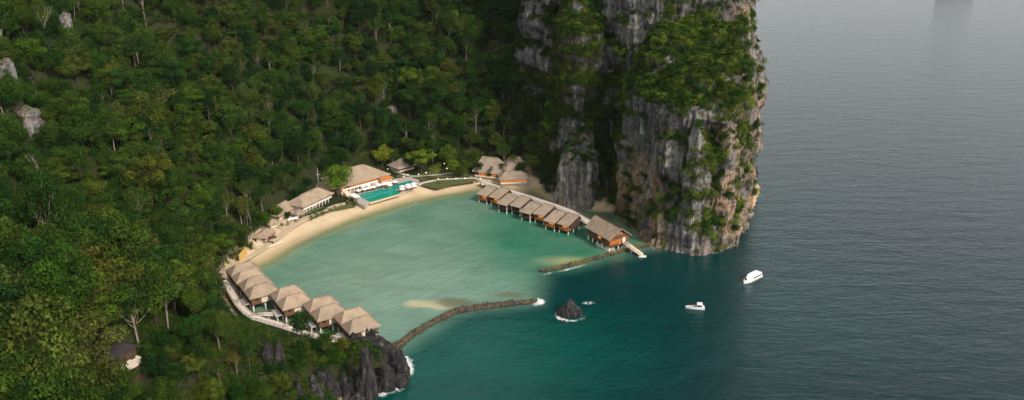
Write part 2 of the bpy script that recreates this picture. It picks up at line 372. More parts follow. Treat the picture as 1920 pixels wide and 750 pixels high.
# ------------------------------------------------------------------ sea
BW1 = G2([(738, 655), (775, 628), (815, 604), (850, 586), (900, 576), (955, 572), (1005, 566)])
BW2 = G2([(1014, 510), (1060, 500), (1110, 487), (1165, 472), (1200, 464), (1240, 456)])
LAG = G2([(738, 655), (815, 604), (850, 586), (900, 576), (955, 572), (1005, 566), (1010, 540), (1014, 510), (1110, 487), (1240, 456), (1200, 420), (1166, 385), (1100, 380), (1000, 345), (880, 345), (700, 375), (600, 415), (530, 452), (470, 485), (400, 520), (420, 610), (600, 660)])
def axis(fine0, fine1, st, lo, hi):
    a = list(np.arange(fine0, fine1, st)); s = st
    while a[-1] < hi: s *= 1.16; a.append(a[-1]+s)
    s = st
    while a[0] > lo: s *= 1.16; a.insert(0, a[0]-s)
    return np.array(a)
wx, wy = np.meshgrid(axis(-130, 140, 1.4, -9000, 9000), axis(190, 425, 1.4, -3000, 14000))
dl = sdist(wx, wy, LAG); ds = sdist(wx, wy, SHORE)
n1 = fbm(wx*0.02, wy*0.03, seed=31, oct=4); n2 = fbm(wx*0.008, wy*0.012, seed=32, oct=3)
lag = sstep(-10, 7, dl+2*n1)
def blob(u, v, ru, rv, n=1.0):
    c = G(u, v); a = G(u+ru, v); b = G(u, v-rv)
    return np.exp(-((((wx-c.x)/(a.x-c.x))**2+((wy-c.y)/(b.y-c.y))**2)**1.5)*n)
def bank(u, v, ru, rv):
    c = G(u, v); a = G(u+ru, v); b = G(u, v-rv); r = np.hypot((wx-c.x)/(a.x-c.x), (wy-c.y)/(b.y-c.y)); return sstep(1.1, 0.6, r+0.35*fbm(wx*0.09, wy*0.12, seed=81, oct=3))
def C(r, g, b): return np.array(srgb(r, g, b)[:3])
def mixc(a, b, f): return a*(1-f[..., None])+b*f[..., None]
deep = mixc(np.broadcast_to(C(0, 54, 54), wx.shape+(3,)), C(0, 40, 46), sstep(25, 130, -dl+25*n2))
near = blob(880, 660, 260, 80, 0.6); deep = mixc(deep, C(0, 84, 72), np.clip(near, 0, 1)*0.8)
lagc = mixc(np.broadcast_to(C(112, 146, 128), wx.shape+(3,)), C(54, 120, 94), np.clip(sstep(-0.2, 0.5, n1)*0.3+blob(1010, 440, 130, 70)*0.9, 0, 1))
lagc = mixc(lagc, C(128, 154, 136), np.clip(blob(700, 520, 170, 80)*0.8, 0, 1))
lagc = mixc(lagc, C(160, 160, 108), np.clip(sstep(14, 1, np.where(ds < 0, -ds, 0)+3*n1)*0.75*sstep(270, 300, wy), 0, 1))
lagc = mixc(lagc, C(78, 108, 84), np.clip(blob(1130, 400, 60, 30)*0.9, 0, 1))
lagc = mixc(lagc, C(150, 164, 120), np.clip(blob(1062, 490, 50, 9)*0.9, 0, 1)); lagc = mixc(lagc, C(192, 184, 148), bank(800, 571, 52, 11)*0.9); lagc = mixc(lagc, C(104, 108, 84), bank(850, 567, 34, 9)*0.75)
lagc = mixc(lagc, C(96, 100, 72), np.clip(blob(955, 553, 34, 6)*0.8+blob(845, 566, 40, 7)*0.7, 0, 1))
body = mixc(deep*0.8, lagc*0.84, lag)
foam = np.zeros(wx.shape)
n3 = fbm(wx*0.11, wy*0.11, seed=41, oct=2)
out = sstep(-0.5, 1.5, -dl)
foam = np.maximum(foam, (np.exp(-((seg_dist(wx, wy, BW1)-2.9)/1.4)**2)*(0.46+0.22*n3)+np.exp(-(np.hypot(wx-G(1007, 566).x, wy-G(1007, 566).y)/3.4)**2)*0.75)*np.where(dl < 0.5, 1, 0.0))
foam = np.maximum(foam, np.exp(-((seg_dist(wx, wy, BW2)-2.8)/1.5)**2)*(0.47+0.22*n3)*np.where(dl < 0.5, 1, 0.0))
rk = G(1070, 590); foam = np.maximum(foam, np.exp(-((np.hypot((wx-rk.x)/1.15, wy-rk.y)-4.6)/1.5)**2)*(0.20+0.5*n3)); foam = np.maximum(foam, np.exp(-(np.hypot((wx-G(1103, 568).x)/1.5, wy-G(1103, 568).y)/2.6)**2)*0.7)
prom = G2([(600, 775), (655, 745), (690, 738), (735, 728), (760, 700), (758, 676)])
foam = np.maximum(foam, np.exp(-((seg_dist(wx, wy, prom)-1.0)/2.6)**2)*np.where(ds < 0.5, 0.80+0.3*n3, 0))
for u, v, r, w in ((740, 724, 5.0, 0.8), (660, 744, 6.0, 0.8), (715, 738, 4.0, 0.7), (1150, 470, 4, 0.6), (1130, 478, 3.0, 0.62), (1205, 440, 4, 0.5), (1370, 458, 3.5, 0.62), (1225, 470, 3, 0.5)):
    c = G(u, v); foam = np.maximum(foam, np.exp(-(np.hypot(wx-c.x, wy-c.y)/r)**2)*w)
clf = G2([(1205, 436), (1240, 457), (1290, 476), (1340, 472), (1378, 456), (1394, 428), (1408, 398)])
foam = np.maximum(foam, np.exp(-((seg_dist(wx, wy, clf)-1.2)/1.5)**2)*(0.42+0.25*n3))
chop = 0.08+0.30*sstep(0.0, 1.0, 1-lag)*(0.55+0.45*sstep(30, 105, wx+0.25*(300-wy)))
clear = np.where(ds > -30, sstep(7.0, 0.3, np.where(ds < 0, -ds, 0)+0.8*n1), 0)*0.9*lag
sh_ = wx.shape; idx = np.arange(wx.size).reshape(sh_)
quads = np.stack([idx[:-1, :-1], idx[:-1, 1:], idx[1:, 1:], idx[1:, :-1]], -1).reshape(-1, 4)
me = np_mesh('sea', np.stack([wx, wy, 0*wx], -1).reshape(-1, 3), quads, M['sea_water'], True)
add_attr(me, 'body', np.concatenate([body, np.ones(sh_+(1,))], -1).reshape(-1, 4), 'FLOAT_COLOR')
add_attr(me, 'chop', chop.ravel()); add_attr(me, 'foam', np.clip(foam, 0, 1).ravel()); add_attr(me, 'clear', clear.ravel())
tag(link_mesh('sea', me), kind='structure')

# ------------------------------------------------------------------ limestone massifs: a star-shaped outline raised into fluted walls with a domed top
MASSIF_PTS = []      # (verts, normals, faces) kept for planting
def massif(name, outline, H, wall=0.78, taper=0.86, amp=3.0, nth=200, nt=120, seed=0, mat='limestone', top_noise=0.22, z0=-3.0, buff=None, center=None, skew=(0, 0), ledge=0.0, sharp=1.0, freq=1.0, peak=False):
    o = np.array(outline, float); c = o.mean(0) if center is None else np.array(center, float)
    th = np.linspace(-math.pi, math.pi, nth, endpoint=False)
    R = np.zeros(nth)
    for i in range(len(o)):
        a, b = o[i]-c, o[(i+1) % len(o)]-c
        dx, dy = np.cos(th), np.sin(th); ex, ey = b-a
        den = dx*ey-dy*ex; den = np.where(np.abs(den) < 1e-9, 1e-9, den)
        tt = (a[0]*ey-a[1]*ex)/den; ss = (a[0]*dy-a[1]*dx)/den
        R = np.where((tt > 0) & (ss >= -1e-6) & (ss <= 1+1e-6), np.maximum(R, tt), R)
    k = 7; R = sum(np.roll(R, j) for j in range(-k//2, k//2+1))/(k+1)
    t = np.linspace(0, 1, nt)
    tw = 0.62                                      # share of the rows that go to the wall
    zz = np.where(t < tw, t/tw*wall, wall+(1-wall)*np.sin(np.clip((t-tw)/(1-tw), 0, 1)*math.pi/2)**sharp)
    rr = np.where(t < tw, 1-(1-taper)*(t/tw)**1.3, taper*np.cos(np.clip((t-tw)/(1-tw), 0, 1)*math.pi/2))
    if peak:
        s_ = np.clip((t-tw)/(1-tw), 0, 1); zz = np.where(t < tw, zz, wall+(1-wall)*s_**0.9); rr = np.where(t < tw, rr, taper*(1-s_))
    TH, T = np.meshgrid(th, t, indexing='ij')
    RR = R[:, None]*rr[None, :]; ZZ = np.repeat(zz[None, :], nth, 0)
    x = c[0]+np.cos(TH)*RR; y = c[1]+np.sin(TH)*RR
    hn = 1+top_noise*fbm(x*0.045*freq, y*0.045*freq, seed=seed+50, oct=4)*sstep(0.15, 0.9, ZZ)
    z = z0+ZZ*(H-z0)*hn
    w = sstep(0.0, 0.12, 1-T+0.02)
    col = fbm(x*0.075*freq, y*0.075*freq, z*0.012*freq, seed=seed, oct=4, ridged=True)
    fin = fbm(x*0.3*freq, y*0.3*freq, z*0.06*freq, seed=seed+9, oct=3, ridged=True)
    led = fbm(x*0.03*freq, y*0.03*freq, z*0.10*freq, seed=seed+23, oct=3)
    d = (amp*0.55*col+amp*0.22*fin+(ledge+amp*0.3)*led)*w
    x = x+np.cos(TH)*d+skew[0]*ZZ; y = y+np.sin(TH)*d+skew[1]*ZZ
    z = z+0.5*amp*fbm(x*0.2*freq, y*0.2*freq, seed=seed+70, oct=3)*sstep(0.5, 1, ZZ)
    V = np.stack([x, y, z], -1).reshape(-1, 3)
    ii = np.arange(nth*nt).reshape(nth, nt); jn = np.roll(ii, -1, 0)
    F = np.stack([ii[:, :-1], jn[:, :-1], jn[:, 1:], ii[:, 1:]], -1).reshape(-1, 4)
    me = np_mesh(name, V, F, M[mat], False)
    nrm = np.zeros_like(V); e = np.cross(V[F[:, 2]]-V[F[:, 0]], V[F[:, 3]]-V[F[:, 1]]); ar = np.linalg.norm(e, axis=1)/2
    fn_ = e/(2*ar[:, None]+1e-9); ctr = V[F].mean(1)
    if buff is not None: add_attr(me, 'buff', np.clip(buff(V), 0, 1))
    for q in range(4): np.add.at(nrm, F[:, q], e)
    nz = nrm[:, 2]/(np.linalg.norm(nrm, axis=1)+1e-9)
    if mat == 'limestone': add_attr(me, 'moss', np.clip(sstep(0.05, 0.5, nz)+0.5*sstep(0.2, 0.6, fbm(V[:, 0]*0.05, V[:, 1]*0.05, V[:, 2]*0.03, seed=77)), 0, 1))
    ob = link_mesh(name, me)
    return ob, (ctr, fn_, ar, F)
def ellipse(cx, cy, rx, ry, rot=0, n=24, j=0.0, seed=0):
    r = random.Random(seed); o = []
    for i in range(n):
        a = 2*math.pi*i/n; k = 1+j*(r.random()-0.5)
        px, py = rx*k*math.cos(a), ry*k*math.sin(a)
        o.append((cx+px*math.cos(rot)-py*math.sin(rot), cy+px*math.sin(rot)+py*math.cos(rot)))
    return o
def buff_main(V):
    u, v, d = project(V)
    right = sstep(80, 100, V[:, 0]-(V[:, 1]-345)*0.25)*sstep(100, 30, V[:, 2])        # more ochre low on the sea-facing side
    leftlow = sstep(75, 60, V[:, 0])*sstep(42, 22, V[:, 2])
    return np.maximum(right, leftlow)*1.1
m1_out = G2([(1162, 386), (1185, 415), (1215, 440), (1240, 457), (1290, 477), (1340, 472), (1376, 455), (1394, 425), (1406, 395)]) + [(119, 385), (122, 405), (104, 425), (76, 425), (58, 402)]
CL = []
ob, s = massif('headland_cliff', m1_out, 86, wall=0.74, taper=0.87, amp=4.2, nth=520, nt=260, seed=4, buff=buff_main, ledge=1.8, top_noise=0.10); CL.append((ob, s, 1.0))
ob, s = massif('summit_cliff', ellipse(87, 432, 41, 36, 0.2, 26, 0.2, 3), 165, wall=0.85, taper=0.9, amp=5.0, nth=420, nt=240, seed=12, buff=lambda V: sstep(100, 120, V[:, 0])*0.8, ledge=2.5); CL.append((ob, s, 0.8))
ob, s = massif('buttress_cliff', G2([(1040, 387), (1060, 391), (1090, 394), (1114, 391), (1117, 384)])+[(44, 392), (36, 402), (25, 400)], 39, wall=0.66, taper=0.7, amp=3.6, nth=240, nt=120, seed=22, buff=lambda V: 0.15+0*V[:, 0], top_noise=0.25); CL.append((ob, s, 0.8))
ob, s = massif('upper_buttress_cliff', ellipse(37, 424, 15, 14, 0, 20, 0.3, 5), 92, wall=0.8, taper=0.8, amp=3.4, nth=260, nt=160, seed=31, ledge=2.0, top_noise=0.3); CL.append((ob, s, 1.2))
ob, s = massif('back_cliff', ellipse(34, 474, 30, 24, 0.2, 20, 0.3, 8), 150, wall=0.82, taper=0.85, amp=4.0, nth=260, nt=170, seed=41, ledge=2.5, top_noise=0.25); CL.append((ob, s, 1.2))
for k_, (u_, v_, r_, h_) in enumerate(((1297, 474, 5.5, 55), (1252, 458, 5.0, 40), (1345, 468, 6.5, 66), (1205, 428, 5.0, 34), (1383, 432, 5.5, 60), (1180, 405, 5, 62))):
    c_ = G(u_, v_); ob, s = massif('cliff_pillar', ellipse(c_.x, c_.y+r_*0.75, r_, r_*0.8, k_, 14, 0.4, k_), h_, wall=0.72, taper=0.72, amp=1.9, nth=150, nt=130, seed=140+k_, top_noise=0.35, buff=buff_main, ledge=0.8, freq=1.5); CL.append((ob, s, 0.7))
for ob, _, _ in CL: tag(ob, kind='structure')
# outcrops on the left slope
for i, (u, v, w, h) in enumerate(((10, 232, 7, 30), (66, 275, 4.6, 21), (58, 205, 3.8, 20), (132, 92, 2.4, 17), (205, 12, 7, 16), (270, 14, 9, 15), (312, 14, 5, 15), (720, 196, 3.2, 19), (735, 228, 2.5, 12), (700, 40, 4, 20), (1165, 255, 3, 20))):
    p = hit(u, v); p = p+Vector((p.x, p.y, 0)).normalized()*(w*1.1)
    zb = float(ground_z(p.x, p.y))
    ob, s = massif('rock_outcrop', ellipse(p.x, p.y, w, w*0.7, random.random()*3, 14, 0.4, i), zb+h*0.62, wall=0.8, taper=0.8, amp=1.6, nth=90, nt=60, seed=100+i, z0=zb-h*0.7, buff=lambda V: 0.5+0*V[:, 0], ledge=0.6, freq=1.8, peak=(i % 2 == 0))
    tag(ob, kind='structure'); CL.append((ob, s, 0.35))
# far islet cut by the upper edge of the frame
ci = G(1800, -7)
ob, s = massif('islet', ellipse(ci.x, ci.y+16, 34, 20, 0, 18, 0.3, 2), 4, amp=3, nth=120, nt=50, seed=61, top_noise=0.4); tag(ob, kind='structure')
# low rocky apron of the promontory
apron = G2([(440, 778), (655, 752), (690, 741), (735, 730), (757, 700), (755, 676), (735, 657), (690, 655), (650, 668), (600, 684), (530, 700), (480, 725)])
ob, s = massif('rocky_shore', apron, 7.5, wall=0.5, taper=0.8, amp=2.8, nth=260, nt=80, seed=71, mat='dark_rock', top_noise=0.5, z0=-2.0, freq=2.2); tag(ob, kind='structure')

# ------------------------------------------------------------------ breakwaters, sea rock, promontory rocks
def rock_mesh(seed, H, r, lean=(0, 0), pointed=0.5, nth=40, nt=34):
    "a fluted karst spike standing on z=0"
    o, s = massif('tmp', ellipse(0, 0, r, r*0.75, seed, 12, 0.5, seed), H, wall=0.5, taper=1-pointed, amp=r*0.5, nth=nth, nt=nt, seed=seed*3+7, mat='dark_rock', top_noise=0.5, z0=-2.0, skew=lean, peak=True, freq=6.0/max(r, 1))
    me = o.data; bpy.data.objects.remove(o); me.name = 'rock'; return me
def rock_cluster(specs, seed):
    "one rock of several fused spikes: (dx, dy, height, radius)"
    V, F = [], []
    for i, (dx, dy, H, r) in enumerate(specs):
        me = rock_mesh(seed+i, H, r, (random.uniform(-0.8, 0.8), random.uniform(-0.5, 0.5)), 0.45+0.06*(i % 4), 56, 46); n = len(V)
        V += [(v.co.x+dx, v.co.y+dy, v.co.z) for v in me.vertices]; F += [tuple(n+q for q in p.vertices) for p in me.polygons]
    me = bpy.data.meshes.new('rock'); me.from_pydata(V, [], F); me.materials.append(M['dark_rock']); me.update(); return me
def breakwater(name, line, width, height, label, seed, mat='rubble'):
    root = empty(name, (line[0][0], line[0][1], 0)); tag(root, label, 'breakwater')
    L = [Vector((x-line[0][0], y-line[0][1], 0)) for x, y in line]
    V, F = [], []; cum = [0]
    for a, b in zip(L[:-1], L[1:]): cum.append(cum[-1]+(b-a).length)
    n = int(cum[-1]/0.6); k = 9; rnd = np.random.default_rng(seed)
    for i in range(n+1):
        d = cum[-1]*i/n; j = min(np.searchsorted(cum, d, 'right')-1, len(L)-2); f = (d-cum[j])/(cum[j+1]-cum[j])
        p = L[j].lerp(L[j+1], f); tdir = (L[j+1]-L[j]).normalized(); nd = Vector((-tdir.y, tdir.x, 0))
        wv = width*(0.9+0.25*math.sin(d*0.13+seed))*min(1, 0.5+min(i, n-i)*0.2)
        for q in range(k):
            s_ = q/(k-1)*2-1; z = -0.8+(height+0.8)*(1-abs(s_)**2.2)
            V.append(tuple(p+nd*(s_*wv*0.5)+Vector((*(rnd.normal(0, 0.10, 2)), z+rnd.normal(0, 0.13)))))
    for i in range(n):
        for q in range(k-1): F.append((i*k+q, (i+1)*k+q, (i+1)*k+q+1, i*k+q+1))
    core = link_mesh('core', np_mesh('core', V, F, M[mat]), root)
    # loose armour stones, too small to pick apart
    V2, F2 = [], []; ico = [(1, 0, 0), (-1, 0, 0), (0, 1, 0), (0, -1, 0), (0, 0, 1), (0, 0, -1)]
    fc = [(0, 2, 4), (2, 1, 4), (1, 3, 4), (3, 0, 4), (2, 0, 5), (1, 2, 5), (3, 1, 5), (0, 3, 5)]
    for _ in range(int(cum[-1]*15)):
        v = Vector(V[rnd.integers(len(V))]); r = 0.18+0.7*rnd.random()**3; b = len(V2)
        V2 += [tuple(v+Vector(c)*(r*rnd.uniform(0.6, 1.3))) for c in ico]; F2 += [tuple(b+q for q in f) for f in fc]
    st = link_mesh('stones', np_mesh('stones', V2, F2, M[mat]), root); st['kind'] = 'stuff'
    return root
breakwater('breakwater', BW1, 4.2, 1.2, 'long curved brown rubble breakwater running from the rocky promontory towards the sea rock', 3, 'rubble_plain')
breakwater('breakwater', BW2, 2.6, 0.9, 'straight mossy rubble breakwater crossing below the gabled hut to the tall cliff', 5)
rk = G(1070, 588); o, _ = massif('sea_rock', ellipse(0, 0, 4.6, 3.6, 0.2, 14, 0.35, 3), 8.8, wall=0.42, taper=0.62, amp=1.7, nth=130, nt=90, seed=63, mat='dark_rock', top_noise=0.22, z0=-2.0, skew=(-0.6, 0.5), peak=True, freq=2.4)
o.location = (rk.x, rk.y, 0); tag(o, 'lone pointed grey rock in the sea off the long breakwater tip', 'rock')
c = G(1103, 568); o = link_mesh('sea_rock', rock_mesh(9, 1.1, 1.5, (0, 0), 0.5, 24, 16)); o.location = (c.x, c.y, 0); tag(o, 'small wave-washed ochre rock just right of the lone pointed sea rock', 'rock')
c = G(1058, 606); o = link_mesh('sea_rock', rock_mesh(10, 0.8, 1.3, (0, 0), 0.5, 24, 16)); o.location = (c.x, c.y, 0); tag(o, 'low dark rock awash at the near foot of the pointed sea rock', 'rock')
protos = [rock_mesh(20+i, 8.5, 2.3, (random.uniform(-1, 1), random.uniform(-1, 1)), 0.4+0.1*(i % 3), 44, 36) for i in range(6)]
# (u, v of the foot, height m, width factor, words)
SPIKES = [(509, 690, 13, 0.9, 'tall slim grey rock spire rising above the promontory trees, its top leaning left'),
          (523, 705, 9, 1.1, 'broad grey rock spire right of the tallest slim one among the trees'),
          (495, 722, 5, 1.0, 'short grey rock below the tall slim spire among the trees'),
          (690, 742, 10.5, 1.25, 'tall rounded rock tower standing in the surf at the promontory foot'),
          (668, 728, 6, 1.0, None), (652, 744, 6.5, 1.2, None), (628, 742, 6.5, 1.2, None), (602, 748, 5, 1.1, None), (575, 745, 6, 1.2, None), (545, 752, 6, 1.2, None), (618, 722, 6, 1.0, None),
          (640, 716, 7, 1.1, None), (604, 710, 5, 0.9, None), (662, 700, 7, 1.0, None), (680, 690, 6.0, 0.9, None), (697, 672, 6.5, 0.9, None), (715, 700, 8, 1.1, None), (706, 684, 6, 0.9, None), (728, 690, 7, 1.3, None), (744, 702, 7.5, 1.3, None),
          (752, 716, 5.0, 1.2, None), (728, 722, 4.6, 1.4, None), (712, 727, 3.2, 1.2, None), (732, 670, 4.5, 1.0, None), (748, 684, 4.2, 1.0, None), (695, 655, 6.5, 0.8, None), (708, 656, 5.5, 0.8, None), (655, 682, 5, 0.9, None), (560, 735, 5, 1.0, None), (585, 730, 5, 1.0, None), (520, 745, 5, 1.1, None), (760, 704, 3.5, 1.0, None), (670, 748, 3.5, 1.0, None), (590, 760, 5, 1.3, None), (560, 762, 5, 1.3, None)]
ordw = ['first', 'second', 'third', 'fourth', 'fifth', 'sixth', 'seventh', 'eighth', 'ninth', 'tenth', 'eleventh', 'twelfth', 'thirteenth', 'fourteenth', 'fifteenth', 'sixteenth', 'seventeenth', 'eighteenth', 'nineteenth', 'twentieth',
        'twenty-first', 'twenty-second', 'twenty-third', 'twenty-fourth', 'twenty-fifth', 'twenty-sixth', 'twenty-seventh', 'twenty-eighth', 'twenty-ninth', 'thirtieth', 'thirty-first', 'thirty-second', 'thirty-third', 'thirty-fourth', 'thirty-fifth', 'thirty-sixth', 'thirty-seventh', 'thirty-eighth', 'thirty-ninth', 'fortieth']
rest = sorted([s for s in SPIKES if not s[4]]); nm = {}
for i, s in enumerate(rest): nm[s[:2]] = 'jagged dark rock on the promontory shore, %s from the left along the rocks' % ordw[i]
for i, (u, v, h, w, lab) in enumerate(SPIKES):
    p = hit(u, v) if v < 738 and u < 620 else G(u, v, 0.3)
    o = link_mesh('rock', protos[i % 6]); o.location = p; o.rotation_euler = (0, 0, i*1.7); o.scale = (w, w, h*1.15/8.0)
    tag(o, lab or nm[(u, v)], 'rock', 'rocks of the promontory')
# scattered rocks at the foot of the big cliff and on its little beach
for i, (u, v, h, lab) in enumerate(((1378, 452, 3, 'small rock in the surf under the right corner of the tall cliff'), (1225, 452, 3.5, 'boulder at the cliff foot where the mossy breakwater ends'), (1128, 388, 2, 'low boulder on the tiny beach between buttress and tall cliff'), (1140, 392, 1.5, 'smaller boulder at the water edge of the tiny beach under the cliff'))):
    o = link_mesh('rock', protos[(i+2) % 6]); o.location = G(u, v, 0.1); o.scale = (0.8, 0.8, h/8); tag(o, lab, 'rock')

# ------------------------------------------------------------------ buildings
def frame(p, q):      # origin at p, local x towards q
    d = Vector((q[0]-p[0], q[1]-p[1])); return d.length, math.atan2(d.y, d.x)
def hip_roof(x0, x1, y0, y1, ze, zr, ridge=0.4, th=0.35, mb=None, ridge_y=0.5, sag=0.0):
    "hipped thatch: eaves at ze, ridge along x, solid with thickness"
    mb = mb or MB(); cx = (x0+x1)/2; h = (x1-x0)*ridge/2; yr = y0+(y1-y0)*ridge_y; n = len(mb.v)
    mb.v += [(x0, y0, ze), (x1, y0, ze), (x1, y1, ze), (x0, y1, ze), (cx-h, yr, zr), (cx+h, yr, zr),
             (x0, y0, ze-th), (x1, y0, ze-th), (x1, y1, ze-th), (x0, y1, ze-th)]
    mb.f += [tuple(n+i for i in q) for q in ((0, 1, 5, 4), (1, 2, 5), (2, 3, 4, 5), (3, 0, 4), (0, 6, 7, 1), (1, 7, 8, 2), (2, 8, 9, 3), (3, 9, 6, 0), (6, 9, 8, 7))]
    return mb
def gable_roof(x0, x1, y0, y1, ze, zr, ridge_y=0.5, th=0.3, lift=0.0):
    "ridge along x, two slabs with thickness; lift extends the ridge at the x ends"
    mb = MB(); yr = y0+(y1-y0)*ridge_y
    P = [(x0, y0, ze), (x1, y0, ze), (x1+lift, yr, zr), (x0-lift, yr, zr), (x1, y1, ze), (x0, y1, ze)]
    lo = [(x, y, z-th) for x, y, z in P]; mb.v += P+lo
    mb.f += [(0, 1, 2, 3), (3, 2, 4, 5), (6, 9, 8, 7), (9, 11, 10, 8), (0, 6, 7, 1), (4, 10, 11, 5), (1, 7, 8, 2), (2, 8, 10, 4), (3, 9, 6, 0), (5, 11, 9, 3)]
    return mb
def ridge_cap(root, a, b, mat='thatch', w=0.5):
    return MB().bar(a, b, w, 0.22).build('ridge_cap', M[mat], root)

# --- five twin cottages on stilts in the near corner of the lagoon
def twin_cottage(p, rz, label):
    r = empty('twin_cottage', (p.x, p.y, 0), rz); tag(r, label, 'cottage', 'twin cottages on stilts')
    ze, zr = 6.3, 9.4
    for k, y0 in enumerate((0.0, 7.2)):
        rf = hip_roof(-0.2, 11.3, y0-0.5, y0+7.5, ze+0.004*k+(0.12 if k else 0), zr+(0.1 if k else 0), 0.46).build('roof', M['thatch'], r)
        MB().bar((2.9, y0+3.5, zr+0.05), (8.2, y0+3.5, zr+0.05), 0.55, 0.25).build('ridge_cap', M['thatch'], rf)
    MB().box(0.5, 10.6, 0.35, 14.0, 3.0, 3.25).build('floor', M['dark_wood'], r)
    MB().box(0.7, 10.3, 7.0, 7.2, 3.25, 6.2).build('party_wall', M['wood'], r)
    for k, y0 in enumerate((0.5, 7.4)):
        y1 = y0+6.4
        MB().box(0.7, 0.9, y0, y1, 3.25, 6.1).build('side_wall', M['wood'], r)
        MB().box(4.35, 8.9, y0+0.02, y0+0.2, 3.27, 6.05).build('white_panel', M['plaster'], r)
        b = MB()
        for i in range(7): b.box(0.95, 4.3, y0, y0+0.12, 3.3+i*0.4, 3.3+i*0.4+0.3)
        if k == 0:
            for i in range(7): MB().box(0.95, 4.3, y0-0.04, y0+0.14, 3.3+i*0.4, 3.3+i*0.4+0.33).build('slat', M['wood'], r)
            MB().box(0.95, 4.3, y0+0.16, y0+0.25, 3.27, 6.08).build('slat_backing', M['dark_wood'], r)
            MB().box(1.9, 3.2, y0-0.07, y0-0.045, 4.6, 5.5).build('window', M['window_glass'], r)
        # veranda on the lagoon end
        MB().box(9.0, 9.15, y0, y1, 3.25, 6.1).build('end_wall', M['red_wood'], r)
        rail = MB().bar((10.5, y0, 4.3), (10.5, y1, 4.3), 0.1, 0.12)
        for i in range(6): rail.box(10.46, 10.54, y0+i*1.25, y0+i*1.25+0.1, 3.25, 4.3)
        rail.bar((9.0, y0, 4.3), (10.5, y0, 4.3), 0.1, 0.1).bar((9.2, y0, 3.8), (10.5, y0, 3.8), 0.05, 0.25)
        rail.build('railing', M['wood'], r)
        MB().box(10.4, 10.56, y0, y0+0.16, 3.25, 6.1).build('post', M['wood'], r)
    # porch and stair landing at the walkway end
    MB().box(-1.9, 0.5, 3.0, 8.6, 2.55, 2.85).build('landing', M['concrete'], r)
    MB().bar((-2.0, 3.1, 3.5), (-2.0, 8.5, 3.5), 0.08, 0.1).box(-2.05, -1.95, 3.1, 3.2, 2.8, 3.5).box(-2.05, -1.95, 8.4, 8.5, 2.8, 3.5).build('landing_rail', M['wood'], r)
    MB().box(0.62, 0.69, 3.4, 4.5, 3.28, 5.4).build('door', M['dark_wood'], r)
    for x in (1.2, 5.6, 10.0):
        for y in (0.9, 5.0, 9.2, 13.4): MB().tube([(x, y, -2.0), (x, y, 3.02)], 0.26, 8).build('stilt', M['white_paint'], r)
    MB().tube([(-1.0, 4.0, -2), (-1.0, 4.0, 2.6)], 0.22, 8).build('stilt', M['white_paint'], r)
    return r
TW = [(G(444, 532, 6.3), 'topmost twin cottage, nearest the beach corner, behind four others'), (G(468, 560, 6.3), 'second twin cottage from the beach corner, close against the topmost one'),
      (G(530, 581, 6.3), 'middle one of the five thatched twin cottages above the water'), (G(595, 602, 6.3), 'fourth thatched twin cottage from the beach, next to the outermost'), (G(655, 626, 6.3), 'outermost thatched twin cottage, beside the promontory rocks')]
for p, l in TW: twin_cottage(p, math.radians(33.5), l)

# --- walkways
def walkway(name, pts, width, label, mat='deck', rail=True, post_every=6.0, side=None):
    pts = [Vector(p) for p in pts]; r = empty(name, (pts[0].x, pts[0].y, 0)); tag(r, label, 'walkway'); o = Vector((pts[0].x, pts[0].y, 0))
    P = [p-o for p in pts]; L = []; R_ = []
    for i, p in enumerate(P):
        d = (P[min(i+1, len(P)-1)]-P[max(i-1, 0)]); d.z = 0; d.normalize(); n = Vector((-d.y, d.x, 0)); L.append(p+n*width/2); R_.append(p-n*width/2)
    mb = MB(); n = len(P); th = Vector((0, 0, 0.3)); mb.v += [tuple(v) for v in L]+[tuple(v) for v in R_]+[tuple(v-th) for v in L]+[tuple(v-th) for v in R_]
    for i in range(n-1):
        mb.f += [(i, n+i, n+i+1, i+1), (2*n+i, 2*n+i+1, 3*n+i+1, 3*n+i), (i, i+1, 2*n+i+1, 2*n+i), (n+i, 3*n+i, 3*n+i+1, n+i+1)]
    mb.f += [(0, 2*n, 3*n, n), (n-1, 2*n-1, 4*n-1, 3*n-1)]
    mb.build('deck', M[mat], r)
    for S, sg in ((L, -1), (R_, 1)):
        rl = MB()
        for a, b in zip(S[:-1], S[1:]):
            up = Vector((0, 0, 0.95)); rl.bar(a+up, b+up, 0.09, 0.1); rl.bar(a+up*0.5, b+up*0.5, 0.06, 0.06)
            k = max(1, int((b-a).length/1.8))
            for j in range(k+1): q = a.lerp(b, j/k); rl.bar(q, q+up, 0.09, 0.09, (0, 1, 0))
        if rail: rl.build('railing', M['wood' if mat != 'concrete' else 'tan_rail'], r)
        MB_k = MB()
        for a, b in zip(S[:-1], S[1:]): MB_k.bar(a+Vector((0, 0, 0.06)), b+Vector((0, 0, 0.06)), 0.22, 0.24)
        MB_k.build('kerb', M['white_paint'], r)
    for a, b in zip(P[:-1], P[1:]):
        k = max(1, int((b-a).length/post_every))
        for j in range(k):
            q = a.lerp(b, (j+0.5)/k)
            MB().tube([(q.x, q.y, -2.2), (q.x, q.y, q.z-0.25)], 0.2, 7).build('pile', M['white_paint'], r)
    return r
Z = 2.7
walkway('boardwalk', [G(423, 528, Z), G(434, 548, Z), G(447, 570, Z), G(462, 586, Z), G(478, 596, Z), G(520, 608, Z), G(560, 621, Z), G(600, 633, Z), G(630, 644, Z), G(655, 655, Z)], 2.6, 'long pale boardwalk on piles behind the row of twin cottages')
BR = [((417, 537), (441, 528), 'short branch walkway to the topmost twin cottage'), ((443, 564), (468, 553), 'branch walkway to the second twin cottage from the beach'), ((472, 592), (525, 574), 'branch walkway to the middle twin cottage'), ((532, 612), (588, 593), 'branch walkway to the fourth twin cottage'), ((594, 633), (650, 614), 'branch walkway to the outermost twin cottage')]
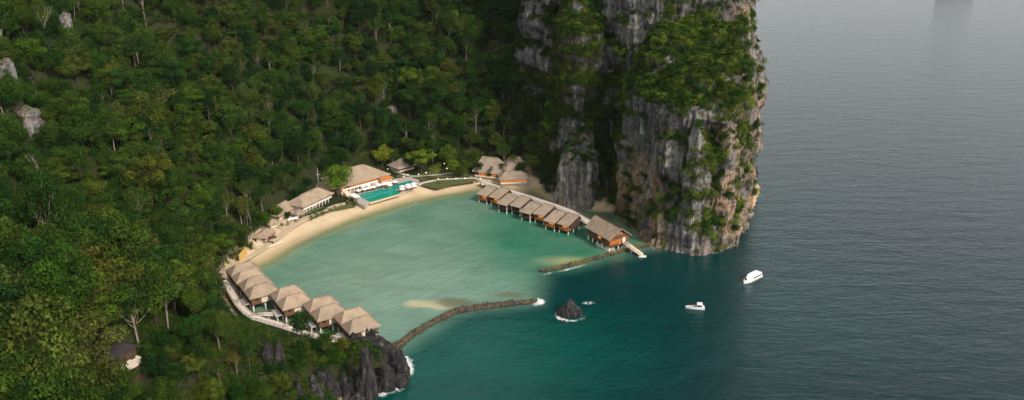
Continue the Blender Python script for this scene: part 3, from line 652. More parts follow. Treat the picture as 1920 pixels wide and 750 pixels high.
for (a, b, l), (tp, _) in zip(BR, TW):
    A = G(*a, Z-0.02); ca, sa = math.cos(math.radians(33.5)), math.sin(math.radians(33.5))
    B = Vector((tp.x+(-1.9)*ca-5.4*sa, tp.y+(-1.9)*sa+5.4*ca, 2.72)); mid = A.lerp(B, 0.55)+Vector((0, 0, 0.35))
    walkway('branch_walkway', [A, mid, B], 1.9, l)

# --- eight small huts along the far walkway, and the big gabled hut at its end
HUTS = [((893.5, 363), (913, 368)), ((916, 369), (936, 372.5)), ((930, 381), (951, 384.5)), ((955, 385), (976, 389)), ((973, 396), (995, 401)), ((999, 400.5), (1020, 405)), ((1018, 413), (1041, 417.5)), ((1044, 419), (1066.5, 424))]
HL = ['first hut from the beach, with a glowing orange balcony', 'second hut from the beach, orange balcony, tucked beside the first', 'third hut from the beach, set forward, dark balcony', 'fourth hut from the beach, dark balcony, set back', 'fifth hut from the beach, dark balcony',
      'sixth hut from the beach, lit orange balcony with a white lamp', 'seventh hut from the beach, set forward, lit orange balcony', 'eighth hut from the beach, last before the big gabled hut']
for i, ((l, b_), lab) in enumerate(zip(HUTS, HL)):
    A = G(*l, 4.6); B = G(*b_, 4.6); mid = (A+B)/2
    rz = math.radians(-38); r = empty('stilt_hut', (mid.x, mid.y, 0), rz); tag(r, 'thatched '+lab, 'hut', 'stilt huts along the far walkway')
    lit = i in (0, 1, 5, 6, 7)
    gable_roof(-3.15, 3.15, -0.4, 11.2, 4.6+0.12*(i % 2), 7.0+0.25*(i % 2), 0.80, 0.3).build('roof', M['thatch_grey'], r)
    MB().bar((-3.2, 8.88, 7.03+0.25*(i % 2)), (3.2, 8.88, 7.03+0.25*(i % 2)), 0.5, 0.2).build('ridge_cap', M['thatch_grey'], r)
    MB().box(-2.8, 2.8, 0.5, 10.4, 1.5, 1.75).build('floor', M['dark_wood'], r)
    for sx in (-1, 1):
        w = MB(); x = sx*2.6; w.v += [(x, 3.0, 1.75), (x, 10.2, 1.75), (x, 10.2, 5.0), (x, 8.88, 6.6), (x, 3.0, 4.98)]; w.f.append((0, 1, 2, 3, 4)); w.v += [(x-sx*0.15, y, z) for x, y, z in w.v[:5]]; w.f += [(5, 6, 7, 8, 9)]+[(k, (k+1) % 5, 5+(k+1) % 5, 5+k) for k in range(5)]
        w.build('side_wall', M['dark_wood'] if i % 2 else M['wood'], r)
        MB().box(sx*2.6-0.1, sx*2.6+0.1, 0.6, 0.8, 1.75, 4.35).build('post', M['lamplit_orange_wood' if lit else 'white_paint'], r)
        for y in (0.9, 5.2, 9.6): MB().tube([(sx*2.45, y, -2), (sx*2.45, y, 1.52)], 0.24, 8).build('stilt', M['white_paint'], r)
    MB().box(-2.44, 2.44, 3.0, 3.15, 1.75, 4.9).build('front_wall', M['wood'], r)
    MB().box(-2.2, 0.4, 2.94, 2.99, 1.95, 4.1).build('window', M['lit_orange'] if lit else M['window_glass'], r)
    MB().box(0.9, 2.3, 2.94, 2.99, 1.8, 4.1).build('door', M['red_wood'], r)
    MB().box(-2.48, 2.48, 0.55, 0.67, 1.8, 2.75).build('balcony_panel', M['lamplit_orange_wood'] if lit else M['dark_wood'], r)  # lit huts: lamplight on the parapet is painted as orange colour
    for sx in (-1, 1): MB().box(sx*2.6-0.05, sx*2.6+0.05, 0.82, 2.98, 1.8, 2.7).build('balcony_side', M['wood'], r)
    if lit:
        lm = MB(); lm.tube([(0.65, 2.6, 3.9), (0.65, 2.6, 4.15)], [0.16, 0.2], 8); lm.build('balcony_lamp', M['lamp_glow'], r)
Z = 2.6
walkway('boardwalk', [G(903, 341, Z), G(935, 352.5, Z), G(985, 368, Z), G(1037, 385, Z), G(1070, 397, Z), G(1104, 417, Z)], 4.0, 'long straight boardwalk behind the eight stilt huts, from beach to gabled hut')
# big gabled hut: eave line along (1097,425)->(1142,451)
A = G(1097, 425, 6.0); B = G(1142.5, 451, 6.0); Lr, rz = frame(A, B)
r = empty('gabled_hut', (A.x, A.y, 0), rz); tag(r, 'large thatched gabled hut on stilts, glowing orange inside, above the mossy breakwater', 'hut')
gable_roof(0, Lr, -0.2, 12.2, 6.0, 10.6, 0.5, 0.35, lift=0.8).build('roof', M['thatch'], r)
MB().bar((-0.6, 6.0, 10.62), (Lr+0.6, 6.0, 10.62), 0.6, 0.25).build('ridge_cap', M['dark_wood'], r)
for s_, e_ in ((0, 1), (0, -1)):
    pass
MB().box(0.8, Lr-0.6, 0.9, 11.2, 2.2, 2.5).build('floor', M['dark_wood'], r)
MB().box(0.9, Lr-1.2, 1.0, 1.15, 2.5, 5.9).build('front_wall', M['red_wood'], r); MB().box(0.9, Lr-1.2, 10.9, 11.05, 2.5, 5.9).build('back_wall', M['red_wood'], r)
for x0, x1 in ((2.0, 3.6), (5.2, 7.2), (8.8, 10.8), (12.2, 14.2)): MB().box(x0, x1, 0.93, 0.985, 3.6, 5.3).build('window', M['lit_orange' if x0 == 8.8 else 'window_glass'], r)
for x, nm_ in ((Lr-1.35, 'gable_wall'), (0.9, 'gable_wall')):
    w = MB(); w.v += [(x, 1.16, 2.5), (x, 10.88, 2.5), (x, 10.88, 6.2), (x, 6.0, 9.8), (x, 1.16, 6.2)]; w.v += [(x+0.15, y, z) for _, y, z in w.v[:5]]
    w.f += [(4, 3, 2, 1, 0), (5, 6, 7, 8, 9)]+[(k, (k+1) % 5, 5+(k+1) % 5, 5+k) for k in range(5)]; w.build(nm_, M['red_wood'], r)
xe = Lr-1.19
for y0, y1, z0, z1, m in ((1.8, 3.6, 3.3, 4.6, 'lit_orange'), (4.0, 5.4, 3.5, 4.7, 'lit_orange'), (5.9, 7.0, 2.55, 4.9, 'lit_orange'), (3.0, 7.6, 5.6, 6.3, 'dark_wood')): MB().box(xe, xe+0.06, y0, y1, z0, z1).build('window' if m == 'lit_orange' else 'beam', M[m], r)
MB().box(xe, xe+0.09, 8.0, 9.4, 2.6, 5.2).build('white_door', M['white_paint'], r)
for x in (1.2, 4.6, 8.2, 11.8, Lr-1.4):
    for y in (1.2, 6.0, 10.6): MB().tube([(x, y, -2.2), (x, y, 2.25)], 0.3, 8).build('stilt', M['white_paint'], r)
for k in range(3): MB().box(Lr-1.0, Lr+0.3, 4.4+k*0.9, 4.6+k*0.9, 8.0, 8.25).build('rafter_end', M['white_paint'], r)
MB().box(0.3, 0.9, 7.0, 16.5, 2.2, 2.45).build('rear_deck', M['deck'], r)
# floating platform
c0 = G(1117, 457, 0.5); pl = empty('floating_platform', (c0.x, c0.y, 0), rz); tag(pl, 'pale square floating platform with low kerb beside the gabled hut', 'platform')
MB().box(0, 8.0, 0, 4.4, -0.3, 0.5).build('deck', M['pale_deck'], pl)
for q in ((0, 8, 0, 0.25), (0, 8, 4.15, 4.4)): MB().box(q[0], q[1], q[2], q[3], 0.504, 1.0).build('kerb', M['white_paint'], pl)
MB().box(7.0, 7.3, 0.3, 4.1, 0.504, 2.4).build('rear_panel', M['pale_deck'], pl)
MB().box(3.0, 3.3, 4.0, 4.14, 0.504, 2.2).build('post', M['white_paint'], pl)
# stair jetty
J0, J1, J2, J3 = G(1166, 451, 2.6), G(1178, 459, 3.2), G(1190, 468, 2.2), G(1204, 478, 0.6)
walkway('stair_jetty', [J0, J1, J2, J3], 2.4, 'pale stepped jetty with railings going down from the gabled hut into the sea', 'pale_deck', True, 5.0)
walkway('side_stair', [G(1172, 458, 2.5), G(1162, 466, 0.5)], 1.4, 'short side stair between the stepped jetty and the mossy breakwater', 'pale_deck', True, 5.0)
c0 = G(1204, 480, 0.25); o = MB().prism([(-1.6, -0.7), (1.6, -0.9), (1.8, 0.7), (-1.4, 0.8)], -0.3, 0.25).build('landing_float', M['canvas'], None); o.location = (c0.x, c0.y, 0); tag(o, 'small white float at the sea end of the stepped jetty', 'float')

# --- shore buildings
def storey_house(name, p, q, depth, label, ze, zr, roof_ridge=0.5, mat='thatch', z0=2.2, lit=0.5, wall='plaster', over=1.2, two=True, nwin=8, rail='red_wood'):
    L, rz = frame(p, q); r = empty(name, (p[0], p[1], 0), rz); tag(r, label, 'building')
    rf = hip_roof(0, L, 0, depth, ze, zr, roof_ridge).build('roof', M[mat], r)
    cx, h = L/2, L*roof_ridge/2; MB().bar((cx-h, depth/2, zr+0.05), (cx+h, depth/2, zr+0.05), 0.7, 0.3).build('ridge_cap', M[mat], rf)
    x0, x1, y0, y1 = over, L-over, over+1.6, depth-over
    zm = z0+(ze-z0)*0.5 if two else z0+0.3
    MB().box(x0, x1, y0, y1, z0-1.5, ze-0.4).build('wall', M[wall], r)
    MB().box(x0-0.1, x1+0.1, over-0.2, y0-0.02, zm-0.15, zm+0.1).build('balcony_floor', M['plaster'], r)
    MB().box(x0-0.1, x1+0.1, over-0.25, over-0.1, zm-0.14, zm+0.75).build('balcony_parapet', M['white_paint'] if two else M[wall], r)
    n = nwin; w = (x1-x0)/n
    for i in range(n):
        a = x0+i*w
        m = 'lit_orange' if random.random() < lit else rail
        MB().box(a+0.15, a+w-0.15, y0-0.07, y0-0.01, zm+0.15, ze-0.9).build('window', M[m], r)
        MB().box(a-0.09, a+0.09, over-0.05, over+0.12, zm+0.11, ze-0.42).build('post', M[rail], r)
        if two:
            MB().box(a+0.3, a+w-0.4, y0-0.07, y0-0.01, z0+0.2, zm-0.5).build('opening', M['lit_orange' if random.random() < lit*0.6 else 'dark_wood'], r)
            MB().box(a-0.15, a+0.15, over-0.1, over+0.15, z0-1.5, zm-0.16).build('pier', M['white_paint'], r)
    MB().bar((x0, over-0.17, zm+1.15), (x1, over-0.17, zm+1.15), 0.1, 0.1).build('handrail', M[rail], r)
    return r, L, rz
def gp(u, v, z): p = G(u, v, z); return (p.x, p.y)
main, mL, mrz = storey_house('main_hall', (-86.2, 383.5), (-64.2, 405.1), 20, 'large main hall with broad faceted thatch roof and orange lit terrace above the pool', 7.2, 12.6, 0.34, lit=0.85, nwin=12, rail='lamplit_orange_wood')
hip_roof(-6.5, 8, 5, 18, 5.6, 9.0, 0.35).build('wing_roof', M['thatch'], main); MB().box(-5.0, 1.15, 7.0, 16.5, 0.8, 5.3).build('wing_wall', M['red_wood'], main)
for k, x in enumerate((1.5, 20.5)):
    st = MB()
    for s_ in range(8): st.box(x, x+2.6, -3.6+s_*0.55, -3.05+s_*0.55, 1.2, 2.2+s_*0.31)
    st.build('stair', M['plaster'], main)
MB().box(23.6, 30.0, -1.6, 0.9, 1.0, 5.4).build('corner_block', M['plaster'], main); MB().box(24.2, 29.4, -1.66, -1.605, 3.4, 4.7).build('window', M['lit_orange'], main)
hip_roof(22.8, 31.0, -2.2, 4.0, 5.9, 7.1, 0.4).build('corner_roof', M['lamplit_orange_wood'], main)
storey_house('long_house', (-99.2, 357.1), (-88.6, 378.0), 11.5, 'long two-storey thatched house with red balcony rail beside the beach path', 6.2, 9.8, 0.55, lit=0.25, nwin=9)
storey_house('garden_pavilion', gp(747, 318, 4.6), gp(781, 309, 4.6), 11, 'small hip-roofed pavilion half hidden behind a broad tree beyond the pool', 4.8, 8.2, 0.3, 'thatch_grey', lit=0.4, two=False, nwin=5, wall='plaster')
storey_house('lit_pavilion', (-7.0, 401.5), (9.3, 403.2), 10.5, 'thatched pavilion glowing orange on the sand near the boardwalk start', 5.2, 7.8, 0.55, 'thatch_grey', lit=1.0, two=False, nwin=9, rail='lamplit_orange_wood')
storey_house('back_lodge', gp(885, 324, 4.5), gp(935, 330, 4.5), 15, 'grey-brown thatched lodge with a dark roof seam behind the garden trees', 5.5, 12.0, 0.62, 'thatch_grey', lit=0.3, two=False, nwin=8)
storey_house('forest_lodge', gp(947, 323, 4.5), gp(992, 320, 4.5), 14, 'thatched lodge mostly hidden by palms behind the glowing pavilion', 5.2, 10.5, 0.5, 'thatch_grey', lit=0.15, two=False, nwin=7)
storey_house('low_house', gp(524, 408, 4.2), gp(562, 386, 4.2), 9, 'low thatched house under the trees left of the long house', 4.6, 7.8, 0.5, lit=0.1, two=False, nwin=5)
storey_house('porch_house', gp(556, 405, 3.6), gp(577, 398, 3.6), 5, 'tiny thatched porch roof at the near corner of the long house', 3.9, 5.2, 0.4, lit=0.1, two=False, nwin=3)
storey_house('hip_kiosk', gp(506, 424, 4.0), gp(524, 418, 4.0), 5.2, 'small square hip-roofed kiosk by the forest edge above the beach bar', 4.3, 6.6, 0.15, lit=0.0, two=False, nwin=3)
storey_house('beach_bar', gp(499, 448, 4.2), gp(518, 432, 4.2), 6.5, 'small lean thatched beach bar with red seats in front', 4.4, 6.2, 0.5, lit=0.2, two=False, nwin=4)
storey_house('corner_house', gp(416, 526, 4.2), gp(436, 518, 4.2), 6.5, 'small thatched shelter where the boardwalk meets the beach corner', 4.6, 6.4, 0.4, lit=0.0, two=False, nwin=3)
# service building below the trees, lower left
zs = 17.0
for _ in range(6):
    A, B = G(188, 712, zs), G(262, 668, zs); zs = 0.5*zs+0.5*(max(float(ground_z(A.x, A.y)), float(ground_z(B.x, B.y)))+1.5)
A, B = G(188, 712, zs), G(262, 668, zs)
L, rz = frame(A, B); SERV = A.y
r = empty('service_building', (A.x, A.y, 0), rz); tag(r, 'long dark-roofed building with a pale terrace strip among trees at lower left', 'building')
MB().box(0, L, 1.2, 7.6, zs-9, zs+2.6).build('wall', M['dark_wood'], r); hip_roof(-0.6, L+0.6, 0.7, 8.3, zs+2.9, zs+4.3, 0.6).build('roof', M['dark_roof'], r)
MB().box(0, L, -2.6, 1.18, zs-0.5, zs).build('terrace', M['plaster'], r); MB().box(0.3, L-0.3, -2.3, 1.17, zs-12, zs-0.51).build('base', M['dark_wood'], r)
for k in range(3): MB().box(2+k*4.2, 3.2+k*4.2, 0.4, 0.9, zs+0.004, zs+0.5).build('bench', M['dark_wood'], r)
# --- pool, deck, parasols, loungers
def sheet(name, px, z, mat, kind='structure', th=0.25, label=None, cat=None):
    pts = [G(u, v, z) for u, v in px]
    poly = [(p.x, p.y) for p in pts]
    if sum(poly[i-1][0]*poly[i][1]-poly[i][0]*poly[i-1][1] for i in range(len(poly))) < 0: poly = poly[::-1]
    o = MB().prism(poly, z-th, z).build(name, M[mat]); tag(o, label, cat, None, kind); return o
ZP = 2.75
sheet('pool_terrace', [(648, 356), (664, 351), (700, 341), (768, 331), (786, 338), (782, 347), (762, 356), (746, 362), (690, 379.5), (684, 386), (672, 381), (664, 372)], ZP, 'terrace', th=1.6)
pool = sheet('swimming_pool', [(669.5, 366), (694, 379), (751, 362.5), (742.5, 355), (777, 341), (770, 338.5), (738, 346)], ZP+0.02, 'pool_water', None, 0.3, 'turquoise swimming pool with an infinity edge above the beach', 'pool')
pe = MB(); a, b = G(693, 380, ZP), G(751.5, 363.3, ZP); pe.bar((a.x, a.y, ZP-0.35), (b.x, b.y, ZP-0.35), 0.35, 0.9); o = pe.build('edge_wall', M['tan_rail'], pool)
def Zq(zx, zy): return 640+zx/8.33, 310+zy/8.33
def parasol(p, label, w=2.5):
    r = empty('parasol', (p.x, p.y, ZP), random.uniform(0.6, 0.9)); tag(r, label, 'parasol', 'white parasols round the pool')
    h = w/2; cn = MB(); cn.v += [(-h, -h, 2.3), (h, -h, 2.3), (h, h, 2.3), (-h, h, 2.3), (0, 0, 2.95), (-h, -h, 2.1), (h, -h, 2.1), (h, h, 2.1), (-h, h, 2.1)]
    cn.f += [(0, 1, 4), (1, 2, 4), (2, 3, 4), (3, 0, 4), (0, 5, 6, 1), (1, 6, 7, 2), (2, 7, 8, 3), (3, 8, 5, 0)]; cn.build('canopy', M['canvas'], r)
    MB().tube([(0, 0, 0), (0, 0, 2.9)], 0.05, 6).build('pole', M['tan_rail'], r); MB().box(-0.3, 0.3, -0.3, 0.3, 0.004, 0.12).build('base', M['terrace'], r)
PA = [(265, 385), (355, 365), (425, 347), (335, 322), (412, 303), (500, 330), (580, 303), (655, 287), (700, 272), (752, 300), (742, 268), (835, 250), (950, 325), (1040, 300), (1128, 280), (948, 360), (1050, 335), (1132, 315)]
rows = {'far': sorted([q for q in PA if q[0] < 900]), 'near': sorted([q for q in PA if q[0] > 900])}
for q in PA:
    u, v = Zq(*q); k = 'far' if q[0] < 900 else 'near'; i = rows[k].index(q)
    parasol(G(u, v, ZP+2.4), 'square white parasol, %s from left %s' % (ordw[i], 'on the terrace between pool and main hall' if k == 'far' else 'in the cluster at the pool right end'))
def lounger(p, rz, label, mat='red_cushion'):
    r = empty('sun_lounger', (p.x, p.y, ZP), rz); tag(r, label, 'sun lounger', 'sun loungers round the pool')
    MB().box(-0.33, 0.33, -0.95, 0.35, 0.24, 0.42).build('seat', M[mat], r); MB().bar((0, 0.33, 0.40), (0, 0.95, 0.85), 0.66, 0.16).build('backrest', M[mat], r)
    for sx in (-1, 1):
        for y in (-0.85, 0.7): MB().box(sx*0.28-0.04, sx*0.28+0.04, y-0.04, y+0.04, 0.004, 0.25).build('leg', M['dark_wood'], r)
LO = [(235, 420), (260, 418), (315, 408), (350, 400), (405, 388), (440, 380), (490, 370), (515, 364), (568, 350), (600, 342), (640, 328), (668, 320), (740, 312), (830, 293), (865, 285), (925, 405), (960, 398), (1035, 380), (1070, 372), (1110, 358), (1150, 350)]
LB = [(115, 490), (150, 500), (175, 525), (215, 540)]
for i, q in enumerate(LO):
    u, v = Zq(*q); far = q[0] < 900
    lounger(G(u, v, ZP+0.4), math.radians(44+180*(0 if far else 1)), 'red cushioned sun lounger, %s from left %s' % (ordw[i if far else i-15], 'along the pool edge facing the hall' if far else 'under the parasols at the pool right end'), 'canvas' if i in (6, 7, 12) and False else 'red_cushion')
for i, q in enumerate(LB): lounger(G(*Zq(*q), ZP+0.4), math.radians(-50), 'brown sun lounger, %s from left, on the paving at the pool left end' % ordw[i], 'wood')
ca = G(*Zq(205, 470), ZP+2.4); r = empty('shade_canopy', (ca.x, ca.y, ZP), math.radians(-52)); tag(r, 'large flat white shade canopy on posts at the pool left end', 'canopy')
MB().box(-3.2, 3.2, -1.7, 1.7, 2.3, 2.45).build('canvas_top', M['canvas'], r)
for sx in (-3, 3):
    for sy in (-1.5, 1.5): MB().tube([(sx, sy, 0), (sx, sy, 2.31)], 0.06, 6).build('post', M['white_paint'], r)
# --- lawn, paths
sheet('lawn', [(789, 347), (820, 353.5), (846, 346.5), (893, 339.5), (891, 335), (860, 336), (823, 338), (794, 344)], 2.5, 'lawn')
sheet('lawn', [(772, 332), (790, 338.5), (820, 332.5), (885, 330), (870, 322), (800, 322)], 2.52, 'lawn')
sheet('garden_bed', [(742, 331), (770, 334), (778, 329), (752, 322)], 2.55, 'lawn'); sheet('garden_bed', [(648, 378), (662, 372), (669, 382), (648, 384)], 2.56, 'lawn')
sheet('garden_bed', [(560, 406), (576, 402), (612, 392), (606, 386), (570, 398)], 2.57, 'lawn'); sheet('garden_bed', [(578, 412), (620, 395), (668, 385), (672, 381), (634, 388), (600, 400)], 2.5, 'lawn')
def ribbon(name, px, w, z, mat='path', kind='structure'):
    P = [G(u, v, z) for u, v in px]; mb = MB(); n = len(P)
    for i, p in enumerate(P):
        d = (P[min(i+1, n-1)]-P[max(i-1, 0)]).normalized(); s_ = Vector((-d.y, d.x, 0)); mb.v += [tuple(p+s_*w/2), tuple(p-s_*w/2), tuple(p+s_*w/2-Vector((0, 0, 0.6))), tuple(p-s_*w/2-Vector((0, 0, 0.6)))]
    for i in range(n-1):
        a, b = 4*i, 4*i+4; mb.f += [(a, a+1, b+1, b), (a, b, b+2, a+2), (a+1, a+3, b+3, b+1)]
    return tag(mb.build(name, M[mat]), kind=kind)
ribbon('path', [(783, 345), (806, 339), (823, 336.5), (860, 334.5), (893, 333.5), (905, 340)], 1.6, 2.6, 'concrete')
ribbon('path', [(738, 320), (755, 326), (768, 330), (786, 330), (813, 328), (850, 324)], 1.5, 2.62, 'concrete')
ribbon('path', [(660, 370), (652, 380), (632, 384), (606, 394), (572, 410), (545, 424), (525, 440), (508, 452)], 2.6, 2.55, 'path')
ribbon('path', [(505, 455), (490, 466), (468, 480), (448, 490), (424, 508)], 2.4, 2.4, 'path')
ribbon('beach_wall', [(484, 466), (500, 462), (514, 458), (528, 452)], 0.6, 1.6, 'plaster', 'structure')
c0 = G(462, 470, 4.0); o = MB().bar((0, 0, 0), tuple(G(449, 484, 4.0)-c0), 0.5, 3.2).build('ochre_wall', M['ochre'], None); o.location = c0; tag(o, 'short ochre garden wall at the forest edge near the beach corner', 'wall')
for i, (u, v, w, lab) in enumerate(((550, 412, 5.0, 'white bench among shrubs beside the beach path'), (512, 447, 3.0, 'dark bench on the paving in front of the beach bar'))):
    p = G(u, v, 2.7); r = empty('bench', (p.x, p.y, 2.55), math.radians(40)); tag(r, lab, 'bench'); m = M['white_paint' if i == 0 else 'dark_wood']
    MB().box(-w/2, w/2, -0.35, 0.35, 0.4, 0.55).build('seat', m, r); MB().box(-w/2, w/2, 0.36, 0.46, 0.5, 1.1).build('backrest', m, r)
    for sx in (-1, 1): MB().box(sx*w*0.42-0.1, sx*w*0.42+0.1, -0.3, 0.3, -0.3, 0.4).build('leg', m, r)
for i, (u, v) in enumerate(((503, 450), (506, 447), (509, 444), (512, 441), (515, 438))):
    p = G(u, v, 2.9); r = empty('chair', (p.x, p.y, 2.55), i*0.8); tag(r, 'red chair in front of the beach bar, %s from left' % ordw[i], 'chair', 'red chairs at the beach bar')
    MB().box(-0.35, 0.35, -0.35, 0.35, 0.4, 0.55).build('seat', M['red_cushion'], r); MB().box(-0.35, 0.35, 0.36, 0.46, 0.45, 1.1).build('backrest', M['red_cushion'], r)
    for sx in (-0.3, 0.3):
        for sy in (-0.3, 0.3): MB().box(sx-0.04, sx+0.04, sy-0.04, sy+0.04, -0.2, 0.4).build('leg', M['dark_wood'], r)
# garden lamps: white globes on short posts
LP = [(785, 327), (799, 324), (822, 336), (839, 335), (855, 335), (872, 334.5), (833, 307), (838, 316), (727, 317), (757, 331), (765, 328), (901, 335), (897, 344), (905, 346)]
for i, q in enumerate(sorted(LP)):
    p = G(*q, 3.4); r = empty('garden_lamp', (p.x, p.y, 2.4)); tag(r, 'small white globe lamp on a post in the garden, %s from left' % ordw[i], 'lamp', 'garden lamps')
    MB().tube([(0, 0, 0), (0, 0, 0.85)], 0.06, 6).build('post', M['dark_wood'], r)
    me = bpy.data.meshes.get('lamp_globe')
    if not me:
        m_ = MB(); m_.tube([(0, 0, 0.84), (0, 0, 0.92), (0, 0, 1.08), (0, 0, 1.24), (0, 0, 1.32)], [0.1, 0.24, 0.3, 0.24, 0.1], 10); me = m_.mesh('lamp_globe', M['lamp_glow'], True)
    link_mesh('globe', me, r)
# slim mast behind the long house
p = hit(598, 352); r = empty('mast', p); tag(r, 'slim pale radio mast at the forest edge behind the long house', 'mast'); MB().tube([(0, 0, -1), (0, 0, 11)], [0.16, 0.06], 6).build('pole', M['white_paint'], r); MB().box(-1.0, 1.0, -0.05, 0.05, 7, 7.12).build('crossarm', M['white_paint'], r); MB().box(-1.2, 1.2, -0.7, 0.7, -1, 2.2).build('cabinet', M['concrete'], r)

# ------------------------------------------------------------------ boats
def hull(L, W, H, bow=0.45, n=14, flare=0.8):
    "open-topped hull as solid: stations along x from stern (0) to bow (L)"
    V, F = [], []; k = 5
    for i in range(n+1):
        f = i/n; w = W/2*(1 if f < 1-bow else max(0.02, math.cos((f-(1-bow))/bow*math.pi/2)**0.75)); sh = H*(1+0.25*max(0, f-0.5)*2*max(0, f-0.5))
        for s_, zz in ((-1, sh), (-flare, 0.15), (0, -0.45*(1-f*0.5)), (flare, 0.15), (1, sh)): V.append((f*L, s_*w, zz))
    for i in range(n):
        for q in range(k-1): F.append((i*k+q, (i+1)*k+q, (i+1)*k+q+1, i*k+q+1))
        F.append((i*k+4, (i+1)*k+4, (i+1)*k, i*k))        # deck
    F.append(tuple(range(k))[::-1]); mb = MB(); mb.v = V; mb.f = F; return mb
# speedboat, bow to the left
S_, B_ = G(1321, 579, 0.3), G(1285, 575, 0.6); L, rz = frame(S_, B_)
r = empty('speedboat', (S_.x, S_.y, 0.0), rz); tag(r, 'small white motorboat with a hardtop cabin and outboard engine, bow pointing left', 'boat')
hull(L, 2.3, 0.85).build('hull', M['boat_white'], r)
MB().box(0.05, L*0.55, -1.12, -1.0, 0.855, 1.1).box(0.05, L*0.55, 1.0, 1.12, 0.855, 1.1).build('gunwale', M['boat_white'], r)
MB().box(L*0.55, L*0.82, -0.6, 0.6, 0.9, 0.98).build('foredeck_well', M['terrace'], r)
rf = MB(); x0, x1 = L*0.12, L*0.42
rf.v += [(x0, -1, 2.25), (x1, -0.95, 2.25), (x1, 0.95, 2.25), (x0, 1, 2.25), (x0+0.1, -0.9, 2.42), (x1-0.15, -0.8, 2.42), (x1-0.15, 0.8, 2.42), (x0+0.1, 0.9, 2.42)]
rf.f += [(3, 2, 1, 0), (4, 5, 6, 7), (0, 1, 5, 4), (1, 2, 6, 5), (2, 3, 7, 6), (3, 0, 4, 7)]; rf.build('hardtop', M['boat_white'], r)
for sx in (x0+0.1, (x0+x1)/2, x1-0.1):
    for sy in (-0.92, 0.92): MB().bar((sx, sy, 0.86), (sx, sy*0.97, 2.26), 0.12, 0.12, (0, 1, 0)).build('pillar', M['boat_white'], r)
MB().quad((x1+0.55, -0.8, 0.9), (x1+0.55, 0.8, 0.9), (x1+0.03, 0.88, 2.22), (x1+0.03, -0.88, 2.22)).build('windscreen', M['window_glass'], r)
for sy in (-0.94, 0.94): MB().box(x0+0.2, x1-0.2, sy-0.03, sy+0.03, 1.35, 1.95).build('side_window', M['window_glass'], r)
MB().box(x0+0.3, x1-0.4, -0.85, 0.85, 0.86, 1.3).build('cockpit', M['boat_white'], r)
en = MB().box(-0.55, -0.02, -0.22, 0.22, 0.5, 1.35).box(-0.4, -0.15, -0.1, 0.1, -0.4, 0.5).build('outboard_engine', M['black_plastic'], r)
# passenger ferry boat
S_, B_ = G(1424, 515, 0.8), G(1397, 528, 0.8); L, rz = frame(S_, B_); L *= 1.08
r = empty('passenger_boat', (S_.x, S_.y, 0), rz); tag(r, 'larger white covered passenger boat with a row of dark cabin windows', 'boat')
hull(L, 3.6, 1.0, 0.35).build('hull', M['boat_white'], r)
def outline(f0, f1, w, z, n=10, bow=0.4):
    pts = []
    for i in range(n+1):
        f = i/n; x = L*(f0+(f1-f0)*f); ww = w/2*(1 if f < 1-bow else max(0.22, math.cos((f-(1-bow))/bow*math.pi/2)**0.6)); pts.append((x, ww))
    return [(x, -y, z) for x, y in pts]+[(x, y, z) for x, y in pts[::-1]]
cb = MB(); a = outline(0.06, 0.88, 3.1, 1.0); b = outline(0.07, 0.84, 2.8, 2.35); c = outline(0.05, 0.82, 3.0, 2.55); n = len(a); cb.v += a+b; cb.f += [(i, (i+1) % n, n+(i+1) % n, n+i) for i in range(n)]; cb.build('cabin', M['boat_white'], r)
rf = MB(); rf.v += b+c+outline(0.1, 0.76, 2.3, 2.8); rf.f += [(i, (i+1) % n, n+(i+1) % n, n+i) for i in range(n)]+[(n+i, n+(i+1) % n, 2*n+(i+1) % n, 2*n+i) for i in range(n)]+[tuple(range(2*n, 3*n)), tuple(range(n))[::-1]]; rf.build('roof', M['boat_white'], r)
for sy in (-1, 1):
    for i in range(5):
        x = L*(0.12+0.1*i); MB().bar((x, sy*1.52, 1.75), (x+L*0.075, sy*1.52, 1.75), 0.08, 0.6).build('window', M['window_glass'], r)
for i in range(3):
    y = -0.62+i*0.62; MB().bar((L*0.885, y*0.6-0.16, 1.7), (L*0.885, y*0.6+0.16, 1.7), 0.1, 0.6).build('windscreen', M['window_glass'], r)
for sy in (-1, 1): MB().bar((0.1, sy*1.82, 0.95), (L*0.66, sy*1.82, 0.95), 0.08, 0.25).build('rub_rail', M['boat_trim'], r)
MB().box(-0.5, -0.02, -0.9, 0.9, 0.3, 1.0).build('stern_engine', M['black_plastic'], r)

# ------------------------------------------------------------------ vegetation prototypes
def leaf_cloud(rng, centers, radii, per, size, up=0.35, flat=0.8):
    V, F, S = [], [], []
    for c, r in zip(centers, radii):
        n = int(per*(r/1.7)**2)
        d = rng.normal(size=(n, 3)); d[:, 2] = d[:, 2]*0.9+up; d /= np.linalg.norm(d, axis=1)[:, None]
        rad = r*rng.uniform(0.72, 1.08, n)[:, None]
        p = c+d*rad*np.array((1, 1, flat))
        nrm = d*0.7+rng.normal(size=(n, 3))*0.55+np.array((0, 0, 0.35)); nrm /= np.linalg.norm(nrm, axis=1)[:, None]
        a = np.cross(nrm, rng.normal(size=(n, 3))); a /= np.linalg.norm(a, axis=1)[:, None]+1e-9; b = np.cross(nrm, a)
        s = size*rng.uniform(0.6, 1.35, n)[:, None]
        q = np.stack([p-a*s*0.8, p-b*s*0.45-nrm*s*0.12, p+a*s*0.8, p+b*s*0.45-nrm*s*0.12], 1)
        base = sum(len(v) for v in V); V.append(q.reshape(-1, 3)); F.append(np.arange(n*4).reshape(n, 4)+base)
        S.append(np.repeat(np.clip(rng.uniform(0.25, 0.75)+rng.normal(0, 0.16, n), 0, 1), 4))
    return np.concatenate(V), np.concatenate(F), np.concatenate(S)
